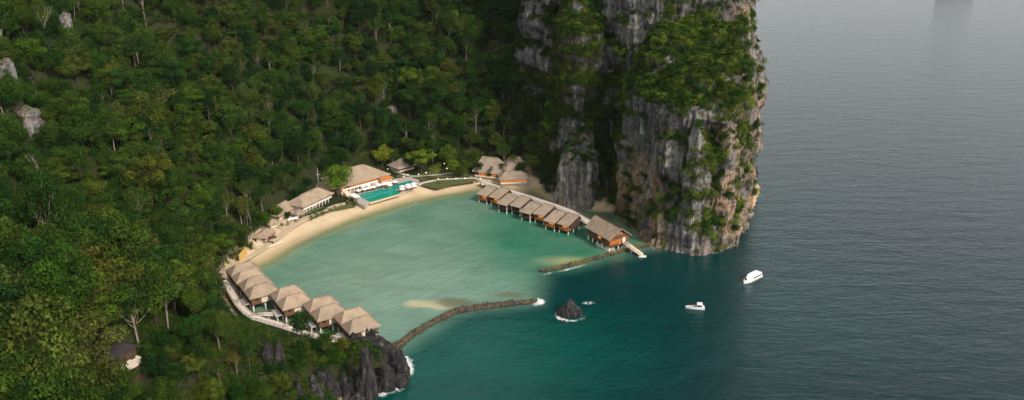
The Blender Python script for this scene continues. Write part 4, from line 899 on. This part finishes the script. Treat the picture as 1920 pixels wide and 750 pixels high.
def limb(mb, a, b, r0, r1, bend, n=4, sides=5):
    a, b = Vector(a), Vector(b); m = Vector(bend); mb.tube([a.lerp(b, i/n)+m*math.sin(math.pi*i/n) for i in range(n+1)], [r0+(r1-r0)*i/n for i in range(n+1)], sides)
def make_tree(seed, kind):
    rng = np.random.default_rng(seed); rnd = random.Random(seed)
    h, cr, ch, nc, per, size = {'round': (11, 4.8, 5.0, 24, 105, 0.46), 'broad': (11, 6.0, 3.8, 26, 100, 0.46), 'tall': (15.5, 4.2, 5.6, 20, 95, 0.45), 'tiered': (12, 5.0, 6.0, 22, 95, 0.46), 'bush': (3.4, 2.3, 1.8, 9, 75, 0.34), 'sparse': (13, 4.6, 4.6, 16, 45, 0.42), 'column': (10, 3.0, 6.5, 18, 95, 0.44)}[kind]
    per, size = per*1.75, size*0.72
    cz = h-ch*0.8 if kind != 'bush' else 1.5
    cen, rad = [], []
    for i in range(nc):
        for _ in range(60):
            d = rng.normal(size=3); d /= np.linalg.norm(d); d[2] = d[2]*0.75+0.12
            k = rng.uniform(0.45, 0.95)
            c = np.array((d[0]*cr*k, d[1]*cr*k, cz+d[2]*ch*k*(1.0 if kind != 'column' else 1.2)))
            if kind == 'tiered': c[2] = cz-ch*0.8+round((c[2]-cz+ch)/1.9)*1.9
            if all(np.linalg.norm(c-o) > cr*0.33 for o in cen): break
        cen.append(c); rad.append(rng.uniform(0.26, 0.44)*min(cr, 4.8) if kind != 'broad' else rng.uniform(1.2, 2.0))
    cen.append(np.array((0, 0, cz))); rad.append(min(cr, ch)*0.5)
    V, F, S = leaf_cloud(rng, cen, rad, per, size, flat=0.55 if kind in ('broad', 'tiered') else 0.82)
    leafm = 'leaf'
    crown = np_mesh('crown', V, F, M[leafm]); add_attr(crown, 'shade', S)
    mb = MB(); tr = 0.05+h*0.010
    top = (rnd.uniform(-0.5, 0.5), rnd.uniform(-0.5, 0.5), cz)
    mb.tube([(0, 0, -3), (0, 0, 0.4), (top[0]*0.6, top[1]*0.6, h*0.45), top], [tr*1.6, tr*1.25, tr, tr*0.55], 6)
    for c in cen[:-1]:
        z0 = rnd.uniform(0.5, 0.92)*cz; limb(mb, (top[0]*z0/cz, top[1]*z0/cz, z0), tuple(c), tr*0.5, tr*0.16, (0, 0, -0.35), 3, 4)
    trunk = mb.mesh('trunk', M['pale_bark' if kind == 'sparse' or (kind == 'tall' and seed % 2) else 'bark'], True)
    return trunk, crown
def make_bare(seed):
    rnd = random.Random(seed); mb = MB(); tips = []
    def grow(p, d, L, r, lev):
        q = p+d*L; mid = p.lerp(q, 0.5)+Vector((rnd.uniform(-1, 1), rnd.uniform(-1, 1), 0))*L*0.08
        mb.tube([p, mid, q], [r, r*0.85, r*0.65], 5 if lev < 2 else 4)
        if lev >= 4: tips.append(q); return
        for _ in range(2 if lev else 3):
            nd = (d+Vector((rnd.uniform(-1, 1), rnd.uniform(-1, 1), rnd.uniform(-0.1, 0.6)))*0.75).normalized(); grow(q, nd, L*rnd.uniform(0.55, 0.75), r*0.62, lev+1)
    grow(Vector((0, 0, -3)), Vector((0.03, 0, 1)), 9.5, 0.24, 0)
    rng = np.random.default_rng(seed); k = rng.permutation(len(tips))[:len(tips)//3]
    V, F, S = leaf_cloud(rng, [np.array(tips[i]) for i in k], [0.9]*len(k), 60, 0.36)
    crown = np_mesh('crown', V, F, M['leaf']); add_attr(crown, 'shade', S); return mb.mesh('trunk', M['pale_bark'], True), crown
def make_palm(seed):
    rnd = random.Random(seed); mb = MB(); top = Vector((rnd.uniform(-1.5, 1.5), rnd.uniform(-1, 1), 10.5))
    mb.tube([(0, 0, -2), (top.x*0.2, top.y*0.2, 4), (top.x*0.6, top.y*0.6, 7.5), top], [0.26, 0.2, 0.17, 0.15], 6)
    V, F, S = [], [], []
    for i in range(20):
        a = 2*math.pi*i/20+rnd.uniform(-0.15, 0.15); el = rnd.uniform(-0.2, 1.0); L = rnd.uniform(3.2, 4.2); d = Vector((math.cos(a), math.sin(a), 0)); s_ = Vector((-d.y, d.x, 0))
        P = [top+d*(L*t*math.cos(el*(1-t)))+Vector((0, 0, L*(math.sin(el)*t-0.75*t*t))) for t in np.linspace(0, 1, 9)]
        for j in range(8):
            for sg in (-1, 1):
                for q in range(2):
                    m_ = P[j].lerp(P[j+1], q*0.5); w = 0.85*math.sin(math.pi*(0.12+0.85*(j+q*0.5)/8)); b = len(V)
                    V += [tuple(m_), tuple(m_+(P[j+1]-P[j])*0.42), tuple(m_+s_*sg*w+(P[j+1]-P[j])*0.75+Vector((0, 0, -0.35*w)))]; F.append((b, b+1, b+2)); S += [0.3+0.4*rnd.random()]*3
    crown = np_mesh('crown', V, F, M['leaf']); add_attr(crown, 'shade', S); return mb.mesh('trunk', M['bark'], True), crown
KINDS = ['round', 'round', 'round', 'broad', 'broad', 'tall', 'tall', 'tiered', 'tiered', 'sparse', 'column', 'bare', 'palm']
WORDS = {'round': 'round-crowned tree', 'broad': 'broad spreading tree', 'tall': 'tall pale-trunked tree', 'tiered': 'layered leafy tree', 'sparse': 'thin-leaved tree', 'column': 'narrow upright tree', 'bare': 'half-bare pale-branched tree', 'palm': 'coconut palm'}
PROTO = []
for i, k in enumerate(KINDS): PROTO.append(make_bare(300+i) if k == 'bare' else make_palm(400+i) if k == 'palm' else make_tree(200+i, k))
PW = np.array([1.2, 1.2, 1.2, 1.0, 1.0, 0.8, 0.8, 1.0, 1.0, 0.5, 0.7, 0.13, 0.0]); PW /= PW.sum()
PR = np.array([4.8, 4.8, 4.8, 6.2, 6.2, 4.2, 4.2, 5.0, 5.0, 4.6, 2.8, 4.5, 4.0]); PH = np.array([11, 11, 11, 11, 11, 15.5, 15.5, 12, 12, 13, 10, 16, 11])
BUSH = [make_tree(500+i, 'bush') for i in range(4)]
plants = bpy.data.collections.new('forest_plants')         # source meshes for the uncountable mass, not linked to the scene
def joined(trunk, crown, name):
    tv = np.empty(len(trunk.vertices)*3, np.float32); trunk.vertices.foreach_get('co', tv); o = bpy.data.objects.new(name, None)
    V = [tuple(v.co) for v in trunk.vertices]; F = [tuple(p.vertices) for p in trunk.polygons]; n = len(V); nf = len(F)
    V += [tuple(v.co) for v in crown.vertices]; F += [tuple(q+n for q in p.vertices) for p in crown.polygons]
    me = bpy.data.meshes.new(name); me.from_pydata(V, [], F); me.materials.append(trunk.materials[0]); me.materials.append(crown.materials[0])
    me.polygons.foreach_set('material_index', [0]*nf+[1]*(len(F)-nf)); sh = np.zeros(len(crown.vertices), np.float32); crown.attributes['shade'].data.foreach_get('value', sh)
    add_attr(me, 'shade', np.concatenate([np.full(n, 0.5), sh])); me.update()
    ob = bpy.data.objects.new(name, me); plants.objects.link(ob); return ob
SRC = [joined(*p, 'source_%02d' % i) for i, p in enumerate(PROTO+BUSH)]
for i in range(3):
    b_ = make_tree(520+i, 'bush'); b_[1].materials[0] = M['leaf_bright']; SRC.append(joined(*b_, 'source_%02d' % (len(PROTO)+4+i)))
NB = len(PROTO)
def instancer(name, P, idx, rot, scl):
    me = bpy.data.meshes.new(name); me.vertices.add(len(P)); me.vertices.foreach_set('co', np.asarray(P, np.float32).ravel())
    a = me.attributes.new('pick', 'INT', 'POINT'); a.data.foreach_set('value', np.asarray(idx, np.int32))
    a = me.attributes.new('rot', 'FLOAT_VECTOR', 'POINT'); a.data.foreach_set('vector', np.asarray(rot, np.float32).ravel())
    a = me.attributes.new('scl', 'FLOAT_VECTOR', 'POINT'); a.data.foreach_set('vector', np.asarray(scl, np.float32).ravel())
    o = link_mesh(name, me); g = bpy.data.node_groups.new(name, 'GeometryNodeTree')
    g.interface.new_socket('Geometry', in_out='INPUT', socket_type='NodeSocketGeometry'); g.interface.new_socket('Geometry', in_out='OUTPUT', socket_type='NodeSocketGeometry')
    N = g.nodes.new; gi = N('NodeGroupInput'); go = N('NodeGroupOutput'); iop = N('GeometryNodeInstanceOnPoints'); ci = N('GeometryNodeCollectionInfo')
    ci.inputs['Collection'].default_value = plants; ci.inputs['Separate Children'].default_value = True; ci.inputs['Reset Children'].default_value = True
    iop.inputs['Pick Instance'].default_value = True
    def na(n, t): q = N('GeometryNodeInputNamedAttribute'); q.data_type = t; q.inputs['Name'].default_value = n; return q.outputs['Attribute']
    L = g.links.new; mp = N('GeometryNodeMeshToPoints'); L(gi.outputs[0], mp.inputs['Mesh']); L(mp.outputs[0], iop.inputs['Points']); L(ci.outputs[0], iop.inputs['Instance'])
    L(na('pick', 'INT'), iop.inputs['Instance Index']); er = N('FunctionNodeEulerToRotation'); L(na('rot', 'FLOAT_VECTOR'), er.inputs[0]); L(er.outputs[0], iop.inputs['Rotation'])
    L(na('scl', 'FLOAT_VECTOR'), iop.inputs['Scale']); L(iop.outputs[0], go.inputs[0])
    m = o.modifiers.new('scatter', 'NODES'); m.node_group = g; o['kind'] = 'stuff'; return o

# ------------------------------------------------------------------ where nothing grows: inside buildings
bpy.context.view_layer.update()
EXC = []
for o in list(scene.objects):
    if o.parent is None and o.get('category') in ('building', 'cottage', 'hut', 'walkway', 'platform', 'canopy', 'mast', 'wall'):
        inv = o.matrix_world.inverted(); ch = o.children if o.type == 'EMPTY' else [o]
        c = [inv @ (k.matrix_world @ Vector(b)) for k in ch for b in k.bound_box]
        if not c: continue
        EXC.append((inv, min(p.x for p in c), max(p.x for p in c), min(p.y for p in c), max(p.y for p in c), o.get('category')))
def free(x, y, m=1.5):
    ok = np.ones(x.shape, bool)
    for inv, x0, x1, y0, y1, cat in EXC:
        if cat == 'walkway' and (x1-x0 > 40): continue
        lx = inv[0][0]*x+inv[0][1]*y+inv[0][3]; ly = inv[1][0]*x+inv[1][1]*y+inv[1][3]
        ok &= ~((lx > x0-m) & (lx < x1+m) & (ly > y0-m) & (ly < y1+m))
    return ok
# ------------------------------------------------------------------ forest trees
st = 5.0
ax, ay = np.meshgrid(np.arange(-400, 160, st), np.arange(45, 700, st)); ax = (ax+RNG.uniform(-0.48, 0.48, ax.shape)*st).ravel(); ay = (ay+RNG.uniform(-0.48, 0.48, ay.shape)*st).ravel()
d1 = sdist(ax, ay, SHORE); d2 = sdist(ax, ay, FLAT); az = ground_z(ax, ay)
u, v, dep = project(np.stack([ax, ay, az+8], -1))
ok = (d1 > 2.0) & (d2 < -1.0) & (u > -260) & (u < 1560) & (v > -260) & (v < 980) & (dep > 60)
ok &= free(ax, ay, 2.2)
rocky = inside(ax, ay, apron) & (d1 < 14); ok &= ~(rocky & (RNG.random(ax.shape) < 0.8))
for ol, s_ in ((m1_out, 1.0), (ellipse(87, 432, 41, 36, 0.2, 26), 0.95), (ellipse(36, 420, 17, 16), 0.8), (ellipse(34, 474, 30, 24), 0.8)): ok &= ~(inside(ax, ay, ol))
# keep clear the sight line to the service building
lowl = (u > 205) & (u < 256) & (v > 655) & (v < 722); ok &= ~(lowl & (ay < SERV+4))
BWPX = [(423, 528), (434, 548), (447, 570), (462, 586), (478, 596), (535, 612)]
prox = seg_dist(u, v, BWPX); ok &= ~((prox < 15) & (d1 < 60)); ok &= ~((prox < 26) & (d1 < 26)); ok &= ~((seg_dist(u, v, [(420, 560), (432, 600), (470, 612)]) < 13) & (d1 < 40)); ok &= ~((seg_dist(u, v, [(535, 612), (600, 636), (655, 655)]) < 5) & (d1 < 25))
ok &= ~((u > 525) & (u < 700) & (v > 692) & (d1 < 26)); ok &= ~((seg_dist(u, v, [(655, 640), (735, 625)]) < 26) & (d1 < 40))
ax, ay, az, u, v, dep, d1, d2 = [q[ok] for q in (ax, ay, az, u, v, dep, d1, d2)]
n = len(ax); kind = RNG.choice(len(PW), n, p=PW)
big = 0.62+0.75*sstep(290, 180, ay)+0.62*RNG.random(n)**3+0.16*fbm(ax*0.02, ay*0.02, seed=90, oct=2)
big *= np.where((-d2 < 10) & (ay > 300), 0.9, 1.0); big *= np.where(ax > 10, 0.72, 1.0)
prom_ = (ax > -100) & (ay < 262); big = np.where(prom_, 0.42+0.24*RNG.random(n), big)
big = np.where(prom_ & (d1 < 9), 0.36, big)
kind = np.where((kind == 11) & (big > 0.85), 0, kind)
scl = np.stack([big*RNG.uniform(0.9, 1.15, n), big*RNG.uniform(0.9, 1.15, n), big*RNG.uniform(0.8, 1.6, n)], -1)
rot = np.stack([RNG.normal(0, 0.05, n), RNG.normal(0, 0.05, n), RNG.uniform(0, 6.28, n)], -1)
# which trees show largest: paint crowns front to back into a small depth buffer
BW_, BH_ = 640, 250; buf = np.full((BH_, BW_), 1e9); occ = []
for ob, (ctr, fn_, ar, F_), _ in CL:
    cu, cv, cd = project(ctr); iu, iv = (cu/3).astype(int), (cv/3).astype(int)
    for du in (0, 1):
        for dv in (0, 1):
            m_ = (iu+du >= 0) & (iu+du < BW_) & (iv+dv >= 0) & (iv+dv < BH_); np.minimum.at(buf, (iv[m_]+dv, iu[m_]+du), cd[m_])
vis = np.zeros(n); top = az+PH[kind]*scl[:, 2]-3.0*big; pu, pv, pd = project(np.stack([ax, ay, top], -1)); own = np.full((BH_, BW_), -1)
for i in np.argsort(pd):
    r = CAM_F*PR[kind[i]]*big[i]/pd[i]/3*0.92; c0, c1, r0, r1 = int(pu[i]/3-r), int(pu[i]/3+r)+1, int(pv[i]/3-r*0.8), int(pv[i]/3+r*0.9)+1
    c0, r0 = max(c0, 0), max(r0, 0); c1, r1 = min(c1, BW_), min(r1, BH_)
    if c0 >= c1 or r0 >= r1: continue
    s_ = buf[r0:r1, c0:c1] > pd[i]; vis[i] = s_.sum(); buf[r0:r1, c0:c1][s_] = pd[i]
NIND = 292
order = np.argsort(-vis); single = np.zeros(n, bool); single[order[:NIND-24]] = True
def where(u, v):
    if v > 640 and u > 440: return 'on the promontory'
    if v > 480: return 'in the lower left forest'
    if u > 1130: return 'beside the tall cliff'
    if u > 980: return 'on the buttress slope'
    if u < 480: return 'on the left slope'
    return 'on the slope behind the resort' if v > 150 else 'high on the back slope'
HUES = [((1, 1, 1, 1), ''), ((0.8, 0.95, 1.1, 1), 'deep green '), ((1.25, 1.2, 0.9, 1), 'light green '), ((1.3, 1.05, 0.85, 1), 'olive ')]
LMK = [(225, 690, 'the service building'), (12, 225, 'the rock wall at the left edge'), (66, 275, 'the lower left rock face'), (132, 92, 'the small upper left rock face'), (250, 8, 'the rock band at the top edge'),
       (15, 735, 'the bottom left corner'), (15, 420, 'the left edge of the photo'), (15, 560, 'the lower left edge'), (430, 560, 'the boardwalk corner'), (515, 690, 'the grey rock spires'), (360, 735, 'the bottom edge beside the promontory'), (590, 650, 'the promontory boardwalk'),
       (350, 560, 'the bay corner behind the cottages'), (470, 440, 'the beach bar'), (545, 385, 'the low house'), (600, 350, 'the radio mast'), (680, 300, 'the main hall'), (720, 200, 'the small rock in the back slope'), (755, 300, 'the garden pavilion'), (910, 290, 'the back lodge'), (975, 300, 'the forest lodge'),
       (1075, 320, 'the grey buttress'), (1075, 130, 'the upper buttress cliff'), (700, 8, 'the top edge of the photo'), (950, 8, 'the ravine at the top edge'), (300, 330, 'the middle of the left slope'), (170, 420, 'the foot of the left slope'), (470, 150, 'the fold of the back slope'), (220, 200, 'the gully below the rock band'), (400, 250, 'the slope above the beach bar'), (850, 150, 'the dark back valley'), (15, 40, 'the upper left corner'), (1150, 300, 'the ravine left of the tall cliff')]
def where(u, v):
    k = min(LMK, key=lambda q: (q[0]-u)**2+((q[1]-v)*1.2)**2); du, dv = u-k[0], v-k[1]
    r = ('left of' if du < 0 else 'right of') if abs(du) > 1.6*abs(dv) else ('above' if dv < 0 else 'below')
    if u > 440 and v > 640 and k[2].startswith('the promo'): r = 'below'
    return r+' '+k[2]
HUES = [((1, 1, 1, 1), ''), ((0.75, 0.95, 1.1, 1), 'deep green '), ((1.25, 1.25, 0.95, 1), 'light green '), ((1.25, 1.02, 0.9, 1), 'olive ')]
def add_tree(k, loc, s, rz, label, group='forest trees', color=None, leaf=None, trunk=True):
    r = empty('palm_tree' if KINDS[k] == 'palm' else 'forest_tree' if group == 'forest trees' else 'garden_tree', loc, rz); r.scale = s if hasattr(s, '__len__') else (s, s, s)
    tag(r, label, 'palm' if KINDS[k] == 'palm' else 'tree', group)
    a = link_mesh('trunk', PROTO[k][0], r); b = link_mesh('crown', PROTO[k][1], r)
    if leaf: b.material_slots[0].link = 'OBJECT'; b.material_slots[0].material = M[leaf]
    if color: b.color = color
    return r
lab_of, same = {}, {}
hue_of = {i: HUES[RNG.choice(4, p=[0.35, 0.25, 0.22, 0.18])] for i in np.where(single)[0]}
for i in np.where(single)[0]:
    same.setdefault('%s%s %s' % (hue_of[i][1], WORDS[KINDS[kind[i]]], where(pu[i], pv[i])), []).append(i)
for lab, ii in same.items():
    ii.sort(key=lambda i: pu[i])
    for j_, i in enumerate(ii): lab_of[i] = lab if len(ii) == 1 else ('leftmost ' if j_ == 0 else 'rightmost ' if j_ == len(ii)-1 else ordw[j_]+' from left, ')+lab
for i in np.where(single)[0]: add_tree(kind[i], (ax[i], ay[i], az[i]), tuple(scl[i]), rot[i, 2], lab_of[i], color=hue_of[i][0])
rest_ = ~single
instancer('forest', np.stack([ax, ay, az], -1)[rest_], kind[rest_], rot[rest_], scl[rest_])
# garden and landmark trees
GT = [(1, 634, 368, 1.45, 'leaf_bright', 'big bright yellow-green tree in front of the main hall left end'), (0, 652, 362, 0.35, 'leaf', 'small dark tree at the foot of the big yellow-green tree'),
      (2, 718, 316, 1.15, 'leaf_bright', 'bright green tree at the forest edge right behind the main hall'), (4, 790, 327, 1.25, 'leaf_bright', 'broad feathery tree shading the hip-roofed garden pavilion'),
      (9, 820, 342, 0.8, 'leaf_bright', 'pale thin-leaved tree on the lawn beside the path'), (2, 868, 336, 0.95, 'leaf', 'dense dark green tree on the lawn in front of the back lodge'), (7, 850, 334, 0.8, 'leaf_bright', 'light green tree left of the dense dark lawn tree'),
      (1, 886, 322, 1.1, 'leaf', 'tall green tree touching the left end of the back lodge roof'), (0, 918, 336, 0.62, 'leaf', 'small round tree in front of the back lodge'), (10, 905, 332, 0.45, 'leaf', 'narrow shrubby tree left of the small round one by the lodge'),
      (12, 942, 335, 0.8, 'leaf', 'coconut palm left of the glowing pavilion'), (12, 965, 325, 0.95, 'leaf', 'coconut palm rising right behind the glowing pavilion roof'), (12, 985, 322, 0.9, 'leaf', 'coconut palm at the right end of the forest lodge'),
      (12, 438, 470, 0.9, 'leaf', 'coconut palm by the ochre wall at the forest edge'), (12, 452, 458, 0.85, 'leaf', 'coconut palm above the ochre wall near the beach bar'), (12, 478, 452, 0.8, 'leaf', 'coconut palm beside the beach bar roof'), (12, 426, 490, 0.8, 'leaf', 'coconut palm nearest the boardwalk corner'), (12, 405, 520, 0.9, 'leaf', 'coconut palm in the trees left of the topmost twin cottage'),
      (7, 560, 396, 0.42, 'leaf_bright', 'small bushy tree in front of the low house'), (0, 540, 412, 0.34, 'leaf', 'small dark bushy tree beside the white bench'), (9, 548, 376, 0.85, 'leaf', 'thin brownish tree above the low house roof'), (9, 530, 432, 0.3, 'leaf', 'little bare-looking tree beside the beach bar')]
for k, gu, gv, s, lf, lab in GT:
    p = hit(gu, gv); add_tree(k, p, s, random.uniform(0, 6), lab, 'garden trees', None, lf)
GT2 = [(0, 899, 332, 0.55, 'round tree before the left part of the back lodge'), (3, 928, 330, 0.5, 'spreading tree before the right part of the back lodge'), (5, 945, 318, 0.75, 'tall tree between the back lodge and the forest lodge'), (0, 975, 330, 0.5, 'round tree between forest lodge and glowing pavilion'),
       (7, 1000, 332, 0.7, 'layered tree right of the glowing pavilion'), (1, 560, 384, 0.6, 'round tree between the low house and the long house'), (2, 520, 412, 0.5, 'round tree between the hip-roofed kiosk and the low house'), (7, 497, 436, 0.55, 'layered tree over the left end of the beach bar'), (0, 770, 318, 0.6, 'round tree in front of the garden pavilion'), (9, 738, 318, 0.6, 'thin tree between the main hall and the garden pavilion'), (2, 842, 318, 0.9, 'round tree behind the lawn left of the dense dark one'), (5, 812, 312, 0.8, 'tall tree at the forest edge behind the lawn path')]
for k, gu, gv, s, lab in GT2: add_tree(k, hit(gu, gv), s*1.35, random.uniform(0, 6), lab, 'garden trees', (1.2, 1.25, 1.0, 1))
for j_, (gu, gv) in enumerate(sorted([(560, 668), (578, 662), (596, 664), (612, 668), (628, 668), (644, 668), (585, 684), (606, 686), (626, 684), (566, 690), (548, 676), (660, 668), (672, 672), (640, 684)])):
    add_tree([0, 1, 2, 7][j_ % 4], hit(gu, gv), 0.30+0.1*(j_ % 3), j_*1.1, 'small tree on the promontory below the boardwalk, %s from the left' % ordw[j_], 'promontory trees', HUES[j_ % 4][0])
# hedges and shrubs on the flats, each a bush of its own
SH = [(598, 398), (604, 395), (590, 401), (582, 404), (610, 392), (640, 376), (647, 379), (655, 377), (662, 380), (652, 383), (570, 407), (562, 410), (555, 417), (541, 421), (748, 328), (757, 325), (766, 332), (774, 329), (640, 386), (628, 390), (618, 394), (606, 400), (594, 405), (584, 410), (824, 344), (900, 328), (926, 331), (932, 328), (730, 322), (738, 325), (664, 384), (500, 436)]
for i, (bu, bv) in enumerate(sorted(SH)):
    p = G(bu, bv, 2.4); r = empty('shrub', p, i*1.3); s = random.uniform(0.4, 0.75); r.scale = (s, s, s*0.8); tag(r, 'low green shrub in the resort garden, %s from the left' % ordw[i], 'shrub', 'garden shrubs')
    link_mesh('stem', BUSH[i % 4][0], r); link_mesh('foliage', BUSH[i % 4][1], r)
# undergrowth on the slopes
m_ = 13000; bx = RNG.uniform(-380, 140, m_*4); by = RNG.uniform(50, 640, m_*4); bz = ground_z(bx, by); bu, bv, bd = project(np.stack([bx, by, bz], -1))
k_ = (sdist(bx, by, SHORE) > 1.0) & (sdist(bx, by, FLAT) < 0.5) & (bu > -150) & (bu < 1500) & (bv > -150) & (bv < 900) & free(bx, by, 1.5); k_ &= ~(inside(bx, by, apron) & (RNG.random(m_*4) < 0.8)); k_ &= ~((bu > 175) & (bu < 275) & (bv > 640) & (by < SERV+3))
px_ = RNG.uniform(-115, -35, 2600); py_ = RNG.uniform(190, 262, 2600); kp = (sdist(px_, py_, SHORE) > 1.0) & free(px_, py_, 1.2)
kp &= ~(inside(px_, py_, apron) & (RNG.random(2600) < np.where(sdist(px_, py_, SHORE) > 8, 0.0, 0.85))); ppu, ppv, _ = project(np.stack([px_, py_, ground_z(px_, py_)], -1)); kp &= ~((ppu > 175) & (ppu < 275) & (ppv > 640) & (py_ < SERV+3))
bx, by, bz = np.concatenate([bx[k_], px_[kp]]), np.concatenate([by[k_], py_[kp]]), np.concatenate([bz[k_], ground_z(px_[kp], py_[kp])]); q = len(bx); s_ = RNG.uniform(0.5, 1.3, q); s_ = np.where((bx > -100) & (by < 262), s_*0.75, s_)
instancer('undergrowth', np.stack([bx, by, bz-0.3], -1), NB+RNG.integers(0, 4, q), np.stack([0*bx, 0*bx, RNG.uniform(0, 6.28, q)], -1), np.stack([s_, s_, s_], -1))
# greenery clinging to the cliffs
CP_, CK, CR, CS = [], [], [], []
for ob, (ctr, fn_, ar, F_), dens in CL:
    nz = fn_[:, 2]; x, y, z = ctr.T
    patch = fbm(x*0.035, y*0.035, z*0.028, seed=55, oct=4)
    w = sstep(0.30, 0.62, nz)*1.0+sstep(0.12, 0.45, patch)*sstep(-0.15, 0.25, nz)*0.7
    if ob.name in ('summit_cliff', 'back_cliff', 'upper_buttress_cliff'): w = w*1.3+1.7*sstep(-0.12, 0.12, patch)*sstep(-0.4, 0.05, nz)*(x < 76)
    if ob.name == 'headland_cliff':
        gu, gv, gd = project(ctr)
        w = w*np.where(z < 14, 0.15, 1)+1.2*sstep(40, 52, z+10*patch)*sstep(110, 100, x+4*patch-(y-345)*0.15)*sstep(-0.25, 0.1, nz)+1.0*sstep(0.0, 0.3, patch)*sstep(96, 84, x)*sstep(-0.3, 0.05, nz)+0.8*np.exp(-(((x-93)/6)**2+((z-22)/9)**2))*(y < 380)
        w *= sstep(112, 104, x+3*patch)*0.9+0.1
    if ob.name == 'buttress_cliff': w = w*0.5*(z > 20)
    pr = np.clip(w*ar*dens*0.26, 0, 1); pick = np.where(RNG.random(len(pr)) < pr)[0]
    if not len(pick): continue
    top = nz[pick] > 0.45
    k = np.where(top & (RNG.random(len(pick)) < 0.35), RNG.choice([0, 1, 3, 7, 10], len(pick)), NB+RNG.integers(0, 4, len(pick)))
    if ob.name in ('headland_cliff', 'cliff_pillar'): k = np.where((k >= NB) & (RNG.random(len(pick)) < 0.42), NB+4+RNG.integers(0, 3, len(pick)), k)
    else: k = np.where((k >= NB) & (RNG.random(len(pick)) < 0.15), NB+4+RNG.integers(0, 3, len(pick)), k)
    s_ = np.where(k < NB, RNG.uniform(0.22, 0.42, len(pick)), RNG.uniform(0.45, 1.2, len(pick)))
    if ob.name in ('summit_cliff', 'back_cliff', 'upper_buttress_cliff'): s_ = s_*1.35
    if ob.name == 'islet': s_ = s_*1.5
    CP_.append(ctr[pick]-fn_[pick]*0.3); CK.append(k); CS.append(np.stack([s_, s_, s_*np.where(k < NB, 0.8, 1)], -1))
    CR.append(np.stack([np.clip(-fn_[pick, 1]*0.5, -.5, .5), np.clip(fn_[pick, 0]*0.5, -.5, .5), RNG.uniform(0, 6.28, len(pick))], -1))
instancer('cliff_greenery', np.concatenate(CP_), np.concatenate(CK), np.concatenate(CR), np.concatenate(CS))
print('TREES', n, 'undergrowth', q, 'cliff', sum(len(c) for c in CP_))

# ------------------------------------------------------------------ thin sea haze round the whole place
t = NT('haze_air'); pv_ = t.n('VolumePrincipled'); pv_.inputs['Color'].default_value = (0.86, 0.92, 1.0, 1); pv_.inputs['Density'].default_value = 0.00002; pv_.inputs['Anisotropy'].default_value = 0.1
t.l(pv_.outputs[0], t.out.inputs['Volume'])
hz = MB().box(float(wx.min())-60, float(wx.max())+60, float(wy.min())-60, float(wy.max())+60, -8.5, max(float(TZ.max())+45, 300.0)).build('haze', M['haze_air']); tag(hz, kind='stuff')
